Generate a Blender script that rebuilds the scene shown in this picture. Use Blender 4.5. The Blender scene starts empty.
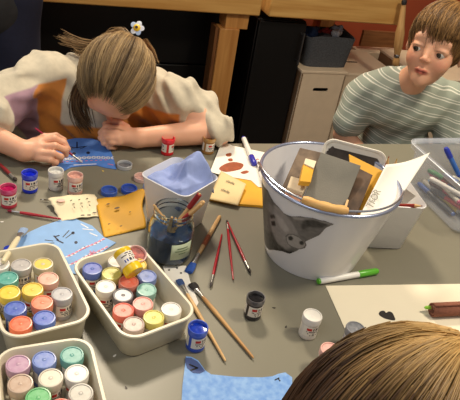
import bpy, bmesh, math, random
import numpy as np
from mathutils import Vector, Matrix
from mathutils.geometry import tessellate_polygon

S = bpy.context.scene
COL = S.collection
random.seed(7)
rng = np.random.default_rng(11)

# ------------------------------------------------------------------ camera
TILT, ROLL, FPX, CAM_H = math.radians(32), math.radians(10.4), 600.0, 1.44
_r = Vector((1, 0, 0)); _F = Vector((0, math.cos(TILT), -math.sin(TILT))); _U = Vector((0, math.sin(TILT), math.cos(TILT)))
_R = math.cos(ROLL) * _r + math.sin(ROLL) * _U
_V = math.cos(ROLL) * _U - math.sin(ROLL) * _r
EYE = Vector((0, 0, CAM_H))
cam_data = bpy.data.cameras.new('camera')
cam = bpy.data.objects.new('camera', cam_data); COL.objects.link(cam)
cam.matrix_world = Matrix(((_R.x, _V.x, -_F.x, 0), (_R.y, _V.y, -_F.y, 0), (_R.z, _V.z, -_F.z, CAM_H), (0, 0, 0, 1)))
cam_data.sensor_fit = 'HORIZONTAL'; cam_data.sensor_width = 36; cam_data.lens = 36 * FPX / 460
cam_data.clip_start = 0.02
S.camera = cam

# ------------------------------------------------------------------ world and lights
W = bpy.data.worlds.new('world'); S.world = W; W.use_nodes = True
W.node_tree.nodes['Background'].inputs[0].default_value = (1.0, 0.93, 0.84, 1)
W.node_tree.nodes['Background'].inputs[1].default_value = 0.22
def area(name, loc, target, size, power, col):
    l = bpy.data.lights.new(name, 'AREA'); l.shape = 'RECTANGLE'; l.size, l.size_y = size; l.energy = power; l.color = col
    o = bpy.data.objects.new(name, l); COL.objects.link(o); o.location = loc
    o.rotation_euler = (Vector(target) - Vector(loc)).to_track_quat('-Z', 'Y').to_euler()
    return o
area('ceiling_lamp_back', (-0.55, 2.45, 2.75), (0.1, 1.4, 0.7), (0.4, 0.3), 36, (1.0, 0.86, 0.66))
area('ceiling_lamp_right', (1.15, 1.05, 2.6), (0.1, 1.0, 0.7), (0.35, 0.25), 21, (1.0, 0.87, 0.68))
area('ceiling_lamp_near', (-0.9, -0.3, 2.7), (0, 1.3, 0.8), (1.2, 0.8), 8, (0.93, 0.95, 1.0))
vs = S.view_settings
vs.view_transform = 'Standard'; vs.look = 'None'; vs.gamma = 1; vs.use_curve_mapping = False
vs.exposure = 0.52

# ------------------------------------------------------------------ materials
def lin(c):
    c = [x / 255 for x in c[:3]]
    return tuple(x / 12.92 if x <= 0.04045 else ((x + 0.055) / 1.055) ** 2.4 for x in c)
_mats = {}
def mat(name, rgb=(128, 128, 128), rough=0.6, metal=0.0, var=0.0, scale=40.0, bump=0.0, bscale=None, alpha=1.0, trans=0.0,
        ior=1.45, stretch=(1, 1, 1), col2=None, attr=False, spec=0.5, sheen=0.0, sss=0.0):
    key = (name, tuple(rgb))
    if key in _mats: return _mats[key]
    m = bpy.data.materials.new(name); m.use_nodes = True
    nt = m.node_tree; N = nt.nodes; L = nt.links; b = N['Principled BSDF']
    c = (*lin(rgb), 1)
    b.inputs['Base Color'].default_value = c
    b.inputs['Roughness'].default_value = rough; b.inputs['Metallic'].default_value = metal
    b.inputs['IOR'].default_value = ior; b.inputs['Alpha'].default_value = alpha
    b.inputs['Transmission Weight'].default_value = trans
    b.inputs['Specular IOR Level'].default_value = spec
    if sheen: b.inputs['Sheen Weight'].default_value = sheen
    if sss:
        b.inputs['Subsurface Weight'].default_value = sss; b.inputs['Subsurface Radius'].default_value = (0.01, 0.004, 0.002)
        b.inputs['Subsurface Scale'].default_value = 0.6
    src = None
    if attr:
        a = N.new('ShaderNodeAttribute'); a.attribute_name = 'Col'; src = a.outputs['Color']
    if var or bump or col2:
        tc = N.new('ShaderNodeTexCoord'); mp = N.new('ShaderNodeMapping'); mp.inputs['Scale'].default_value = stretch
        L.new(tc.outputs['Object'], mp.inputs[0])
        nz = N.new('ShaderNodeTexNoise'); nz.inputs['Scale'].default_value = scale; nz.inputs['Detail'].default_value = 5
        L.new(mp.outputs[0], nz.inputs['Vector'])
        if var or col2:
            mx = N.new('ShaderNodeMix'); mx.data_type = 'RGBA'
            mr = N.new('ShaderNodeMapRange'); mr.inputs[1].default_value = 0.35; mr.inputs[2].default_value = 0.65
            L.new(nz.outputs[0], mr.inputs[0]); L.new(mr.outputs[0], mx.inputs[0])
            if attr:
                mx.blend_type = 'MULTIPLY'
                inv = N.new('ShaderNodeMath'); inv.operation = 'MULTIPLY'; inv.inputs[1].default_value = var
                L.new(mr.outputs[0], inv.inputs[0]); L.new(inv.outputs[0], mx.inputs[0])
                L.new(src, mx.inputs[6]); mx.inputs[7].default_value = (0.25, 0.25, 0.25, 1)
            else:
                d = 1 - var
                mx.inputs[6].default_value = c
                mx.inputs[7].default_value = (*lin(col2), 1) if col2 else (c[0] * d, c[1] * d, c[2] * d, 1)
            src = mx.outputs[2]
        if bump:
            n2 = N.new('ShaderNodeTexNoise'); n2.inputs['Scale'].default_value = bscale or scale; n2.inputs['Detail'].default_value = 4
            L.new(mp.outputs[0], n2.inputs['Vector'])
            bp = N.new('ShaderNodeBump'); bp.inputs['Strength'].default_value = bump; bp.inputs['Distance'].default_value = 0.002
            L.new(n2.outputs[0], bp.inputs['Height']); L.new(bp.outputs[0], b.inputs['Normal'])
    if src is not None: L.new(src, b.inputs['Base Color'])
    _mats[key] = m
    return m

def wood(name, c1, c2, axis=0, scale=6.0, rough=0.5):
    st = [14, 14, 14]; st[axis] = 1
    return mat(name, c1, rough, col2=c2, scale=scale, stretch=tuple(st), bump=0.15)

# ------------------------------------------------------------------ mesh helpers
class MB:
    def __init__(self): self.v = []; self.f = []; self.mi = []; self.c = []
    def add(self, vs, fs, mi=0, col=(1, 1, 1)):
        o = len(self.v)
        self.v += [tuple(p) for p in vs]; self.f += [tuple(i + o for i in q) for q in fs]; self.mi += [mi] * len(fs)
        self.c += [col] * len(vs)
        return self
    def box(self, c, s, M=None, mi=0, col=(1, 1, 1)):
        x, y, z = s[0] / 2, s[1] / 2, s[2] / 2
        vs = [Vector((a * x, b * y, d * z)) for a in (-1, 1) for b in (-1, 1) for d in (-1, 1)]
        if M is not None: vs = [M @ p for p in vs]
        vs = [p + Vector(c) for p in vs]
        return self.add(vs, [(0, 1, 3, 2), (4, 6, 7, 5), (0, 4, 5, 1), (2, 3, 7, 6), (0, 2, 6, 4), (1, 5, 7, 3)], mi, col)
    def lathe(self, prof, n=24, c=(0, 0, 0), mi=0, M=None, caps=True, col=(1, 1, 1)):
        vs = []; fs = []
        for r, z in prof:
            for k in range(n):
                a = 2 * math.pi * k / n; vs.append(Vector((r * math.cos(a), r * math.sin(a), z)))
        for i in range(len(prof) - 1):
            for k in range(n):
                k2 = (k + 1) % n; fs.append((i * n + k, i * n + k2, (i + 1) * n + k2, (i + 1) * n + k))
        if caps:
            fs.append(tuple(reversed(range(n)))); fs.append(tuple(range((len(prof) - 1) * n, len(prof) * n)))
        if M is not None: vs = [M @ p for p in vs]
        vs = [p + Vector(c) for p in vs]
        return self.add(vs, fs, mi, col)
    def tube(self, pts, rad, n=10, mi=0, col=(1, 1, 1), cap=True, flat=1.0):
        pts = [Vector(p) for p in pts]
        if not hasattr(rad, '__len__'): rad = [rad] * len(pts)
        vs = []; fs = []; up = None
        for i, p in enumerate(pts):
            t = (pts[min(i + 1, len(pts) - 1)] - pts[max(i - 1, 0)]).normalized()
            if up is None: up = Vector((0, 0, 1)) if abs(t.z) < 0.9 else Vector((1, 0, 0))
            s = t.cross(up)
            if s.length < 1e-6: s = t.orthogonal()
            s.normalize(); up = s.cross(t).normalized()
            for k in range(n):
                a = 2 * math.pi * k / n; vs.append(p + (s * math.cos(a) + up * math.sin(a) * flat) * rad[i])
        for i in range(len(pts) - 1):
            for k in range(n):
                k2 = (k + 1) % n; fs.append((i * n + k, i * n + k2, (i + 1) * n + k2, (i + 1) * n + k))
        if cap:
            fs.append(tuple(reversed(range(n)))); fs.append(tuple(range((len(pts) - 1) * n, len(pts) * n)))
        return self.add(vs, fs, mi, col)
    def prism(self, poly, z0, z1, mi=0, col=(1, 1, 1), M=None):
        n = len(poly)
        ar = sum(poly[i][0] * poly[(i + 1) % n][1] - poly[(i + 1) % n][0] * poly[i][1] for i in range(n))
        if ar < 0: poly = poly[::-1]
        vs = [Vector((x, y, z0)) for x, y in poly] + [Vector((x, y, z1)) for x, y in poly]
        if M is not None: vs = [M @ p for p in vs]
        fs = [(i, (i + 1) % n, n + (i + 1) % n, n + i) for i in range(n)]
        for t in tessellate_polygon([[Vector((x, y, 0)) for x, y in poly]]):
            a, b, c = t
            A, B, D = poly[a], poly[b], poly[c]
            if (B[0] - A[0]) * (D[1] - A[1]) - (D[0] - A[0]) * (B[1] - A[1]) < 0: b, c = c, b
            fs.append((n + a, n + b, n + c)); fs.append((a, c, b))
        return self.add(vs, fs, mi, col)
    def build(self, name, mats, parent=None, smooth=True, bevel=0.0, loc=None, rot=None, colors=False, angle=40):
        me = bpy.data.meshes.new(name)
        me.from_pydata(self.v, [], self.f); me.update()
        if not isinstance(mats, (list, tuple)): mats = [mats]
        for m in mats: me.materials.append(m)
        me.polygons.foreach_set('material_index', self.mi)
        if colors:
            a = me.color_attributes.new('Col', 'FLOAT_COLOR', 'POINT')
            arr = np.ones((len(self.v), 4), np.float32); arr[:, :3] = [lin(c) if max(c) > 1.01 else c for c in self.c]
            a.data.foreach_set('color', arr.ravel())
        if smooth:
            me.polygons.foreach_set('use_smooth', [True] * len(me.polygons))
            me.set_sharp_from_angle(angle=math.radians(angle))
        o = bpy.data.objects.new(name, me); COL.objects.link(o)
        if parent: o.parent = parent
        if loc is not None: o.location = loc
        if rot is not None: o.rotation_euler = rot
        if bevel:
            b = o.modifiers.new('bevel', 'BEVEL'); b.width = bevel; b.segments = 2; b.limit_method = 'ANGLE'
        return o

def tag(o, label, cat, group=None, kind=None):
    o['label'] = label; o['category'] = cat
    if group: o['group'] = group
    if kind: o['kind'] = kind
    return o
def thing(name, label, cat, loc=(0, 0, 0), rot=(0, 0, 0), group=None):
    o = bpy.data.objects.new(name, None); COL.objects.link(o); o.empty_display_size = 0.05
    o.location = loc; o.rotation_euler = rot
    return tag(o, label, cat, group)
def struct(o): o['kind'] = 'structure'; return o

# a point at a given height seen through a pixel of the photograph (used for laying things out on the table)
TZ = 0.72
def at(x, y, h=TZ):
    k = _F + _R * ((x - 230) / FPX) - _V * ((y - 200) / FPX)
    return EYE + k * ((h - CAM_H) / k.z)
def at_y(x, y, Y):
    k = _F + _R * ((x - 230) / FPX) - _V * ((y - 200) / FPX)
    return EYE + k * (Y / k.y)
# room frame: e runs along the table's far edge, n away from the viewer
EA = math.atan2(0.40, 0.916)
e_, n_ = Vector((math.cos(EA), math.sin(EA), 0)), Vector((-math.sin(EA), math.cos(EA), 0))
def en(e, n, z=0.0): return e_ * e + n_ * n + Vector((0, 0, z))

def catmull(pts, k=6):
    P = [Vector(p) for p in pts]; out = []
    for i in range(len(P) - 1):
        p0, p1, p2, p3 = P[max(i - 1, 0)], P[i], P[i + 1], P[min(i + 2, len(P) - 1)]
        for j in range(k):
            t = j / k
            out.append(0.5 * ((2 * p1) + (p2 - p0) * t + (2 * p0 - 5 * p1 + 4 * p2 - p3) * t * t + (3 * p1 - p0 - 3 * p2 + p3) * t ** 3))
    out.append(P[-1]); return out

# ------------------------------------------------------------------ the room
M_floor = wood('floor_boards', (74, 60, 48), (52, 42, 34), 0, 3.0)
M_red = mat('terracotta_paint', (176, 82, 50), 0.7, var=0.08, scale=6, bump=0.05)
M_black = mat('black_laminate', (17, 16, 16), 0.38, var=0.15, scale=9)
M_bench = wood('pale_bench_wood', (222, 176, 104), (196, 144, 76), 0, 2.4, 0.45)
M_bench2 = wood('golden_leg_wood', (206, 150, 84), (180, 122, 62), 2, 3.0, 0.45)
M_crate = mat('birch_board', (226, 204, 174), 0.6, var=0.06, scale=18)
M_crate_edge = mat('birch_edge', (150, 116, 84), 0.6, var=0.1, scale=30)
M_dark = mat('shadow_gap', (14, 12, 11), 0.9)

o = MB().box((0, 0, 0), (7, 7, 0.04)).build('floor', M_floor, loc=(0, 1.6, -0.02), rot=(0, 0, EA)); struct(o)
o = MB().box((0, 0, 0), (7, 0.08, 2.9)).build('wall_back', M_red, loc=en(0.6, 3.32, 1.45), rot=(0, 0, EA)); struct(o)
o = MB().box((0, 0, 0), (0.08, 4.2, 2.9)).build('wall_right', mat('ochre_paint', (150, 118, 84), 0.7, var=0.06, scale=5), loc=en(3.1, 1.2, 1.45), rot=(0, 0, EA)); struct(o)
o = MB().box((0, 0, 0), (7, 0.03, 0.09)).build('baseboard_back', wood('baseboard_wood', (150, 104, 66), (120, 82, 50), 0), loc=en(0.6, 3.262, 0.045), rot=(0, 0, EA)); struct(o)

# black cupboards below the benches
def cupboard(e0, e1, n0, z1, label, seams, handle=None):
    t = thing('black_cupboard', label, 'cupboard', en(e0, n0), (0, 0, EA), )
    w = e1 - e0
    MB().box((w / 2, 0.27, z1 / 2), (w, 0.5, z1)).build('body', M_black, t, bevel=0.004)
    edges = [0] + seams + [z1]
    for a, b in zip(edges[:-1], edges[1:]):
        p = MB().box((w / 2, 0.010, (a + b) / 2), (w - 0.01, 0.02, b - a - 0.008)).build('drawer_front', M_black, t, bevel=0.003)
    if handle:
        hx, hz, hl = handle
        h = MB().tube([(hx, -0.028, hz - hl / 2), (hx, -0.028, hz + hl / 2)], 0.0045, 8)
        for s in (-1, 1): h.tube([(hx, 0.002, hz + s * (hl / 2 - 0.012)), (hx, -0.028, hz + s * (hl / 2 - 0.012))], 0.0035, 8)
        h.build('handle', mat('brushed_steel', (118, 118, 120), 0.35, 0.9), p)
    return t
cupboard(-0.75, 1.0, 2.62, 0.715, 'long black cupboard under the left workbench behind the leaning painter', [0.2, 0.44])
cupboard(1.06, 1.305, 2.47, 0.715, 'narrow black cupboard between the slanting wooden leg and the birch crate', [], (0.222, 0.60, 0.15))

# workbenches
def bench(e0, e1, label, z0=0.748, th=0.13):
    t = thing('workbench', label, 'workbench', en(e0, 2.41), (0, 0, EA))
    w = e1 - e0
    MB().box((w / 2, 0.36, z0 + th / 2), (w, 0.72, th)).build('bench_top', M_bench, t, bevel=0.006)
    return t, w
b1, w1 = bench(-1.3, 1.035, 'wooden workbench with thick pale top and slanting golden leg behind the leaning painter')
lx = 1.0 + 1.3
MB().box((lx - 0.055, 0.07, 0.713), (0.105, 0.09, 0.068)).build('leg_block', M_bench2, b1, bevel=0.003)
MB().box((lx - 0.085, 0.055, 0.34), (0.090, 0.075, 0.68)).build('leg', M_bench2, b1, bevel=0.003)
MB().box((lx - 0.138, 0.065, 0.34), (0.016, 0.07, 0.68)).build('leg_strip', wood('dark_leg_strip', (128, 84, 46), (100, 62, 34), 2), b1)
MB().box((0.5, 0.07, 0.374), (0.105, 0.09, 0.748)).build('leg', M_bench2, b1, bevel=0.003)
b2, w2 = bench(1.075, 1.745, 'second wooden workbench with thick pale top above the felt basket')
for lx2 in (0.30, w2 - 0.05): MB().box((lx2, 0.62, 0.374), (0.09, 0.09, 0.748)).build('leg', M_bench2, b2, bevel=0.003)

# birch storage crates
def crate(e0, n0, w, d, h, label, slot_top=False, slot_front=True):
    t = thing('storage_crate', label, 'crate', en(e0, n0), (0, 0, EA))
    th = 0.012
    m = MB()
    m.box((w / 2, d - th / 2, h / 2), (w, th, h)); m.box((th / 2, d / 2, h / 2), (th, d, h)); m.box((w - th / 2, d / 2, h / 2), (th, d, h)); m.box((w / 2, d / 2, th / 2), (w, d, th))
    m.build('body', M_crate_edge, t, bevel=0.002)
    # lid
    l = MB().box((w / 2, d / 2, h + 0.007), (w + 0.006, d + 0.006, 0.014)).build('lid', M_crate, t, bevel=0.003)
    if slot_top:
        sl = MB(); sl.prism([(w * .35 + .03 * math.cos(a) + (.02 if math.cos(a) > 0 else -.02), d * .45 + .007 * math.sin(a)) for a in np.linspace(0, 2 * math.pi, 21)[:-1]], h + 0.0135, h + 0.0145)
        sl.build('hand_slot', M_dark, l)
    # front board with an open oval hand hole
    f = MB(); sw, sh, sz = 0.042, 0.010, h * 0.83
    hole = [(w / 2 + (sw - sh) * (1 if math.cos(a) > 0 else -1) + sh * math.cos(a), sz + sh * math.sin(a)) for a in np.linspace(0, 2 * math.pi, 25)[:-1]]
    outer = [(0.0, 0.0), (w, 0.0), (w, h), (0.0, h)]
    vs = [(x, 0, z) for x, z in outer] + [(x, 0, z) for x, z in hole]
    tess = tessellate_polygon([[Vector((x, z, 0)) for x, z in outer], [Vector((x, z, 0)) for x, z in hole]])
    k = len(vs)
    f.add(vs + [(x, 0.01, z) for x, y, z in vs], [tuple(q) for q in tess] + [tuple(i + k for i in q) for q in tess] + [(4 + i, 4 + (i + 1) % 24, k + 4 + (i + 1) % 24, k + 4 + i) for i in range(24)] + [(i, (i + 1) % 4, k + (i + 1) % 4, k + i) for i in range(4)])
    f.build('front', M_crate, t, smooth=False)
    return t
cr1 = crate(1.312, 2.44, 0.245, 0.33, 0.485, 'pale birch crate with dark oval hand hole under the felt basket')
cr2 = crate(1.585, 2.50, 0.31, 0.36, 0.455, 'pale birch crate with slotted lid right of the one carrying the felt basket', slot_top=True)
cr3 = crate(1.93, 2.34, 0.5, 0.42, 0.50, 'large birch crate at the right edge behind the boy')
M_br = wood('brown_board', (150, 100, 60), (120, 76, 44), 0)
tag(MB().box((0, 0, 0), (0.24, 0.02, 0.09)).build('wooden_board', M_br, loc=en(2.02, 2.93, 0.045 + 0.47), rot=(0, 0, EA)), 'brown wooden board standing against the red wall behind the boy', 'board')
crb = MB().box((0, 0, 0.225), (0.34, 0.1, 0.45)).build('storage_box', M_crate, loc=en(2.05, 2.93, 0), rot=(0, 0, EA), bevel=0.003)
tag(crb, 'plain pale storage box under the brown board by the red wall', 'box')

# felt basket with odds and ends
bt = thing('felt_basket', 'dark grey felt basket full of craft scraps on a birch crate', 'basket', en(1.462, 2.575, 0.4995), (0, 0, EA))
M_felt = mat('grey_felt', (82, 84, 88), 0.95, var=0.35, scale=160, bump=0.5)
m = MB(); prof = []
for (w, d, z) in ((.118, .085, 0), (.126, .092, .08), (.134, .098, .148), (.129, .093, .148), (.115, .082, .006)):
    ring = []
    for k in range(40):
        a = 2 * math.pi * k / 40; c, s = math.cos(a), math.sin(a)
        ring.append(Vector((w * abs(c) ** .35 * math.copysign(1, c), d * abs(s) ** .35 * math.copysign(1, s), z + (0.006 * math.sin(3 * a) if z > .1 else 0))))
    prof.append(ring)
vs = [p for r in prof for p in r]; fs = [(i * 40 + k, i * 40 + (k + 1) % 40, (i + 1) * 40 + (k + 1) % 40, (i + 1) * 40 + k) for i in range(4) for k in range(40)]
fs += [tuple(reversed(range(40))), tuple(range(160, 200))]
m.add(vs, fs).build('body', M_felt, bt)
def rag(name, label, loc, col, r=(.03, .02, .012), g='scraps in the felt basket', seed=0):
    bm = bmesh.new(); bmesh.ops.create_icosphere(bm, subdivisions=3, radius=1)
    rr = random.Random(seed); ph = [rr.uniform(0, 6) for _ in range(4)]
    for v in bm.verts:
        p = v.co; k = 1 + .25 * math.sin(5 * p.x + ph[0]) * math.cos(4 * p.y + ph[1]) + .15 * math.sin(9 * p.z + 7 * p.x + ph[2])
        v.co = Vector((p.x * r[0] * k, p.y * r[1] * k, p.z * r[2] * k))
    me = bpy.data.meshes.new(name); bm.to_mesh(me); bm.free(); me.materials.append(mat(name + '_cloth', col, 0.8, var=.2, scale=80))
    for p in me.polygons: p.use_smooth = True
    o = bpy.data.objects.new(name, me); COL.objects.link(o); o.location = loc; o.rotation_euler = (0, 0, EA + rr.uniform(-.5, .5))
    return tag(o, label, 'fabric scrap', g)
bc = en(1.462, 2.575, 0.4995)
for i, (dx, dy, z, c, r, lb) in enumerate(((-.06, .02, .128, (54, 74, 116), (.045, .04, .035), 'blue crumpled rag in the felt basket'), (.0, .0, .146, (150, 42, 40), (.035, .02, .018), 'red fabric scrap in the middle of the felt basket'),
        (.05, -.02, .150, (214, 214, 220), (.03, .022, .018), 'white crumpled scrap at the front of the felt basket'), (.075, .03, .152, (170, 180, 206), (.035, .03, .022), 'pale blue scrap at the right of the felt basket'), (-.02, -.045, .132, (40, 36, 40), (.04, .025, .022), 'black scrap at the front of the felt basket'))):
    rag('fabric_scrap', lb, bc + e_ * dx + n_ * dy + Vector((0, 0, z)), c, r, seed=i)

# ------------------------------------------------------------------ the table
M_table = mat('taupe_laminate', (127, 123, 107), 0.36, var=0.05, scale=5, bump=0.02, bscale=300)
t = thing('craft_table', 'large grey brown laminate craft table covered with paints and papers', 'table', (0, 0, 0))
def ew(e, n): p = en(e, n); return (p.x, p.y)
tp = [ew(-1.1, 1.372), ew(1.6, 1.293), ew(1.6, 0.30), ew(-1.1, 0.30)]
MB().prism(tp, TZ - 0.028, TZ).build('tabletop', M_table, t, bevel=0.004)
for (a, b) in ((-1.0, 1.28), (1.5, 1.2), (1.5, .4), (-1.0, .4)):
    p = en(a, b); MB().tube([(p.x, p.y, 0), (p.x, p.y, TZ - 0.028)], 0.022, 16).build('leg', mat('black_steel', (30, 30, 32), 0.4, 0.6), t)

# ------------------------------------------------------------------ smooth bodies: blended capsules and ellipsoids, polygonised
class Body:
    def __init__(self): self.p = []
    def cap(self, a, b, ra, rb, k=.012, sub=False): self.p.append(('c', np.array(a, float), np.array(b, float), ra, rb, k, sub)); return self
    def ell(self, c, r, k=.012, M=None, sub=False): self.p.append(('e', np.array(c, float), np.array(r, float), (np.eye(3) if M is None else M), 0, k, sub)); return self
    def chain(self, pts, rads, k=.008):
        for i in range(len(pts) - 1): self.cap(pts[i], pts[i + 1], rads[i], rads[i + 1], k)
        return self
    def plane(self, p, n, k=.003): self.p.append(('p', np.array(p, float), np.array(n, float) / np.linalg.norm(n), 0, 0, k, True)); return self
    def eval(self, P):
        d = np.full(len(P), 10.0); lo = P.min(0); hi = P.max(0); ext = np.linalg.norm(hi - lo)
        for t, a, b, ra, rb, k, sub in self.p:
            if ext < .5 and t != 'p':
                if t == 'c': l2, h2 = np.minimum(a - ra, b - rb), np.maximum(a + ra, b + rb)
                else: r_ = b.max(); l2, h2 = a - r_, a + r_
                gap = np.maximum(0, np.maximum(l2 - hi, lo - h2))
                if np.linalg.norm(gap) > .035 + k * 1.2: continue
            if t == 'c':
                ab = b - a; tt = np.clip(((P - a) @ ab) / max(ab @ ab, 1e-9), 0, 1)
                q = np.linalg.norm(P - a - tt[:, None] * ab, axis=1) - (ra + (rb - ra) * tt)
            elif t == 'e':
                L = (P - a) @ ra; k0 = np.linalg.norm(L / b, axis=1); k1 = np.linalg.norm(L / (b * b), axis=1); q = k0 * (k0 - 1) / np.maximum(k1, 1e-6)
            else: q = -((P - a) @ b)
            if sub:
                h = np.clip(.5 - .5 * (d + q) / k, 0, 1); d = d * (1 - h) - q * h + k * h * (1 - h)
            else:
                h = np.clip(.5 + .5 * (q - d) / k, 0, 1); d = q * (1 - h) + d * h - k * h * (1 - h)
        return d
    def bounds(self):
        lo = np.full(3, 1e9); hi = -lo
        for t, a, b, ra, rb, k, sub in self.p:
            if sub: continue
            if t == 'c':
                for q, r in ((a, ra), (b, rb)): lo = np.minimum(lo, q - r); hi = np.maximum(hi, q + r)
            else: r = b.max(); lo = np.minimum(lo, a - r); hi = np.maximum(hi, a + r)
        return lo - .03, hi + .03

def polygonise(fn, lo, hi, s=.003, B=8):
    lo = np.array(lo); nb = np.ceil((np.array(hi) - lo) / (s * B)).astype(int)
    g = np.stack(np.meshgrid(*[np.arange(n) for n in nb], indexing='ij'), -1).reshape(-1, 3)
    c = lo + (g + .5) * s * B
    g = g[np.abs(fn(c)) < s * B * 1.3]; mor = np.lexsort((g[:, 2], g[:, 1], g[:, 0], g[:, 2] // 5, g[:, 1] // 5, g[:, 0] // 5)); g = g[mor]
    off = np.stack(np.meshgrid(*[np.arange(B + 1)] * 3, indexing='ij'), -1).reshape(-1, 3)
    D = np.empty((len(g), B + 1, B + 1, B + 1), np.float32)
    for i in range(0, len(g), 40):
        P = lo + (g[i:i + 40, None, :] * B + off[None]) * s
        D[i:i + 40] = fn(P.reshape(-1, 3)).reshape(-1, B + 1, B + 1, B + 1)
    I = D < 0; c8 = [(a, b, c_) for a in (0, 1) for b in (0, 1) for c_ in (0, 1)]
    sl = lambda A, a, b, c_: A[:, a:a + B, b:b + B, c_:c_ + B]
    cnt = sum(sl(I, *q).astype(int) for q in c8); act = (cnt > 0) & (cnt < 8)
    bi, x, y, z = np.nonzero(act); cell = g[bi] * B + np.stack([x, y, z], -1)
    acc = np.zeros((len(bi), 3)); num = np.zeros(len(bi))
    for ax in range(3):
        for q in c8:
            if q[ax]: continue
            q2 = list(q); q2[ax] = 1
            d0 = D[bi, x + q[0], y + q[1], z + q[2]]; d1 = D[bi, x + q2[0], y + q2[1], z + q2[2]]
            m_ = (d0 < 0) != (d1 < 0); t_ = np.where(m_, d0 / np.where(m_, d0 - d1, 1), 0)
            v = np.tile(np.array(q, float), (len(bi), 1)); v[:, ax] += t_; acc += v * m_[:, None]; num += m_
    V = lo + (cell + acc / num[:, None]) * s
    n3 = nb * B + 4; key = lambda c_: (c_[:, 0] * n3[1] + c_[:, 1]) * n3[2] + c_[:, 2]
    K = key(cell); order = np.argsort(K); Ks = K[order]; F = []
    for ax in range(3):
        q2 = [0, 0, 0]; q2[ax] = 1
        d0 = sl(I, 0, 0, 0); d1 = sl(I, *q2); b_, x_, y_, z_ = np.nonzero(d0 != d1); e0 = g[b_] * B + np.stack([x_, y_, z_], -1); s0 = d0[b_, x_, y_, z_]
        u, w = (ax + 1) % 3, (ax + 2) % 3; ids = []; ok = np.ones(len(e0), bool)
        for du, dw in ((0, 0), (-1, 0), (-1, -1), (0, -1)):
            c_ = e0.copy(); c_[:, u] += du; c_[:, w] += dw; kk = key(c_); j = np.clip(np.searchsorted(Ks, kk), 0, len(Ks) - 1); ok &= (Ks[j] == kk) & (c_.min(1) >= 0); ids.append(order[j])
        q = np.stack(ids, -1)[ok]; s0 = s0[ok]; q[~s0] = q[~s0][:, ::-1]; F.append(q)
    return V, np.concatenate(F)

def np_mesh(name, V, F, material, parent=None, colors=None, origin=(0, 0, 0)):
    me = bpy.data.meshes.new(name); V = V - np.array(origin)
    me.vertices.add(len(V)); me.vertices.foreach_set('co', V.astype(np.float32).ravel())
    me.loops.add(F.size); me.loops.foreach_set('vertex_index', F.astype(np.int32).ravel())
    k = F.shape[1]; me.polygons.add(len(F)); me.polygons.foreach_set('loop_start', np.arange(0, F.size, k, dtype=np.int32)); me.polygons.foreach_set('loop_total', np.full(len(F), k, np.int32))
    me.polygons.foreach_set('use_smooth', np.ones(len(F), bool)); me.update(calc_edges=True); me.validate()
    if colors is not None:
        a = me.color_attributes.new('Col', 'FLOAT_COLOR', 'POINT'); arr = np.ones((len(V), 4), np.float32); arr[:, :3] = colors; a.data.foreach_set('color', arr.ravel())
    me.materials.append(material); o = bpy.data.objects.new(name, me); COL.objects.link(o)
    if parent: o.parent = parent
    return o
def sdf_obj(name, body, material, parent, s=.003, color=None, disp=None, pre=None):
    fn = (lambda P: body.eval(P) + disp(P)) if disp else body.eval
    V, F = polygonise(fn, *body.bounds(), s=s)
    return np_mesh(name, V, F, material, parent, color(V) if color else None, origin=tuple(parent.location) if parent else (0, 0, 0))
def L3(*c): return np.array(lin(c))
def blend(col, mask, c): return col * (1 - mask[:, None]) + np.array(c)[None] * mask[:, None]
def sstep(a, b, x): t = np.clip((x - a) / (b - a), 0, 1); return t * t * (3 - 2 * t)

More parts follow.
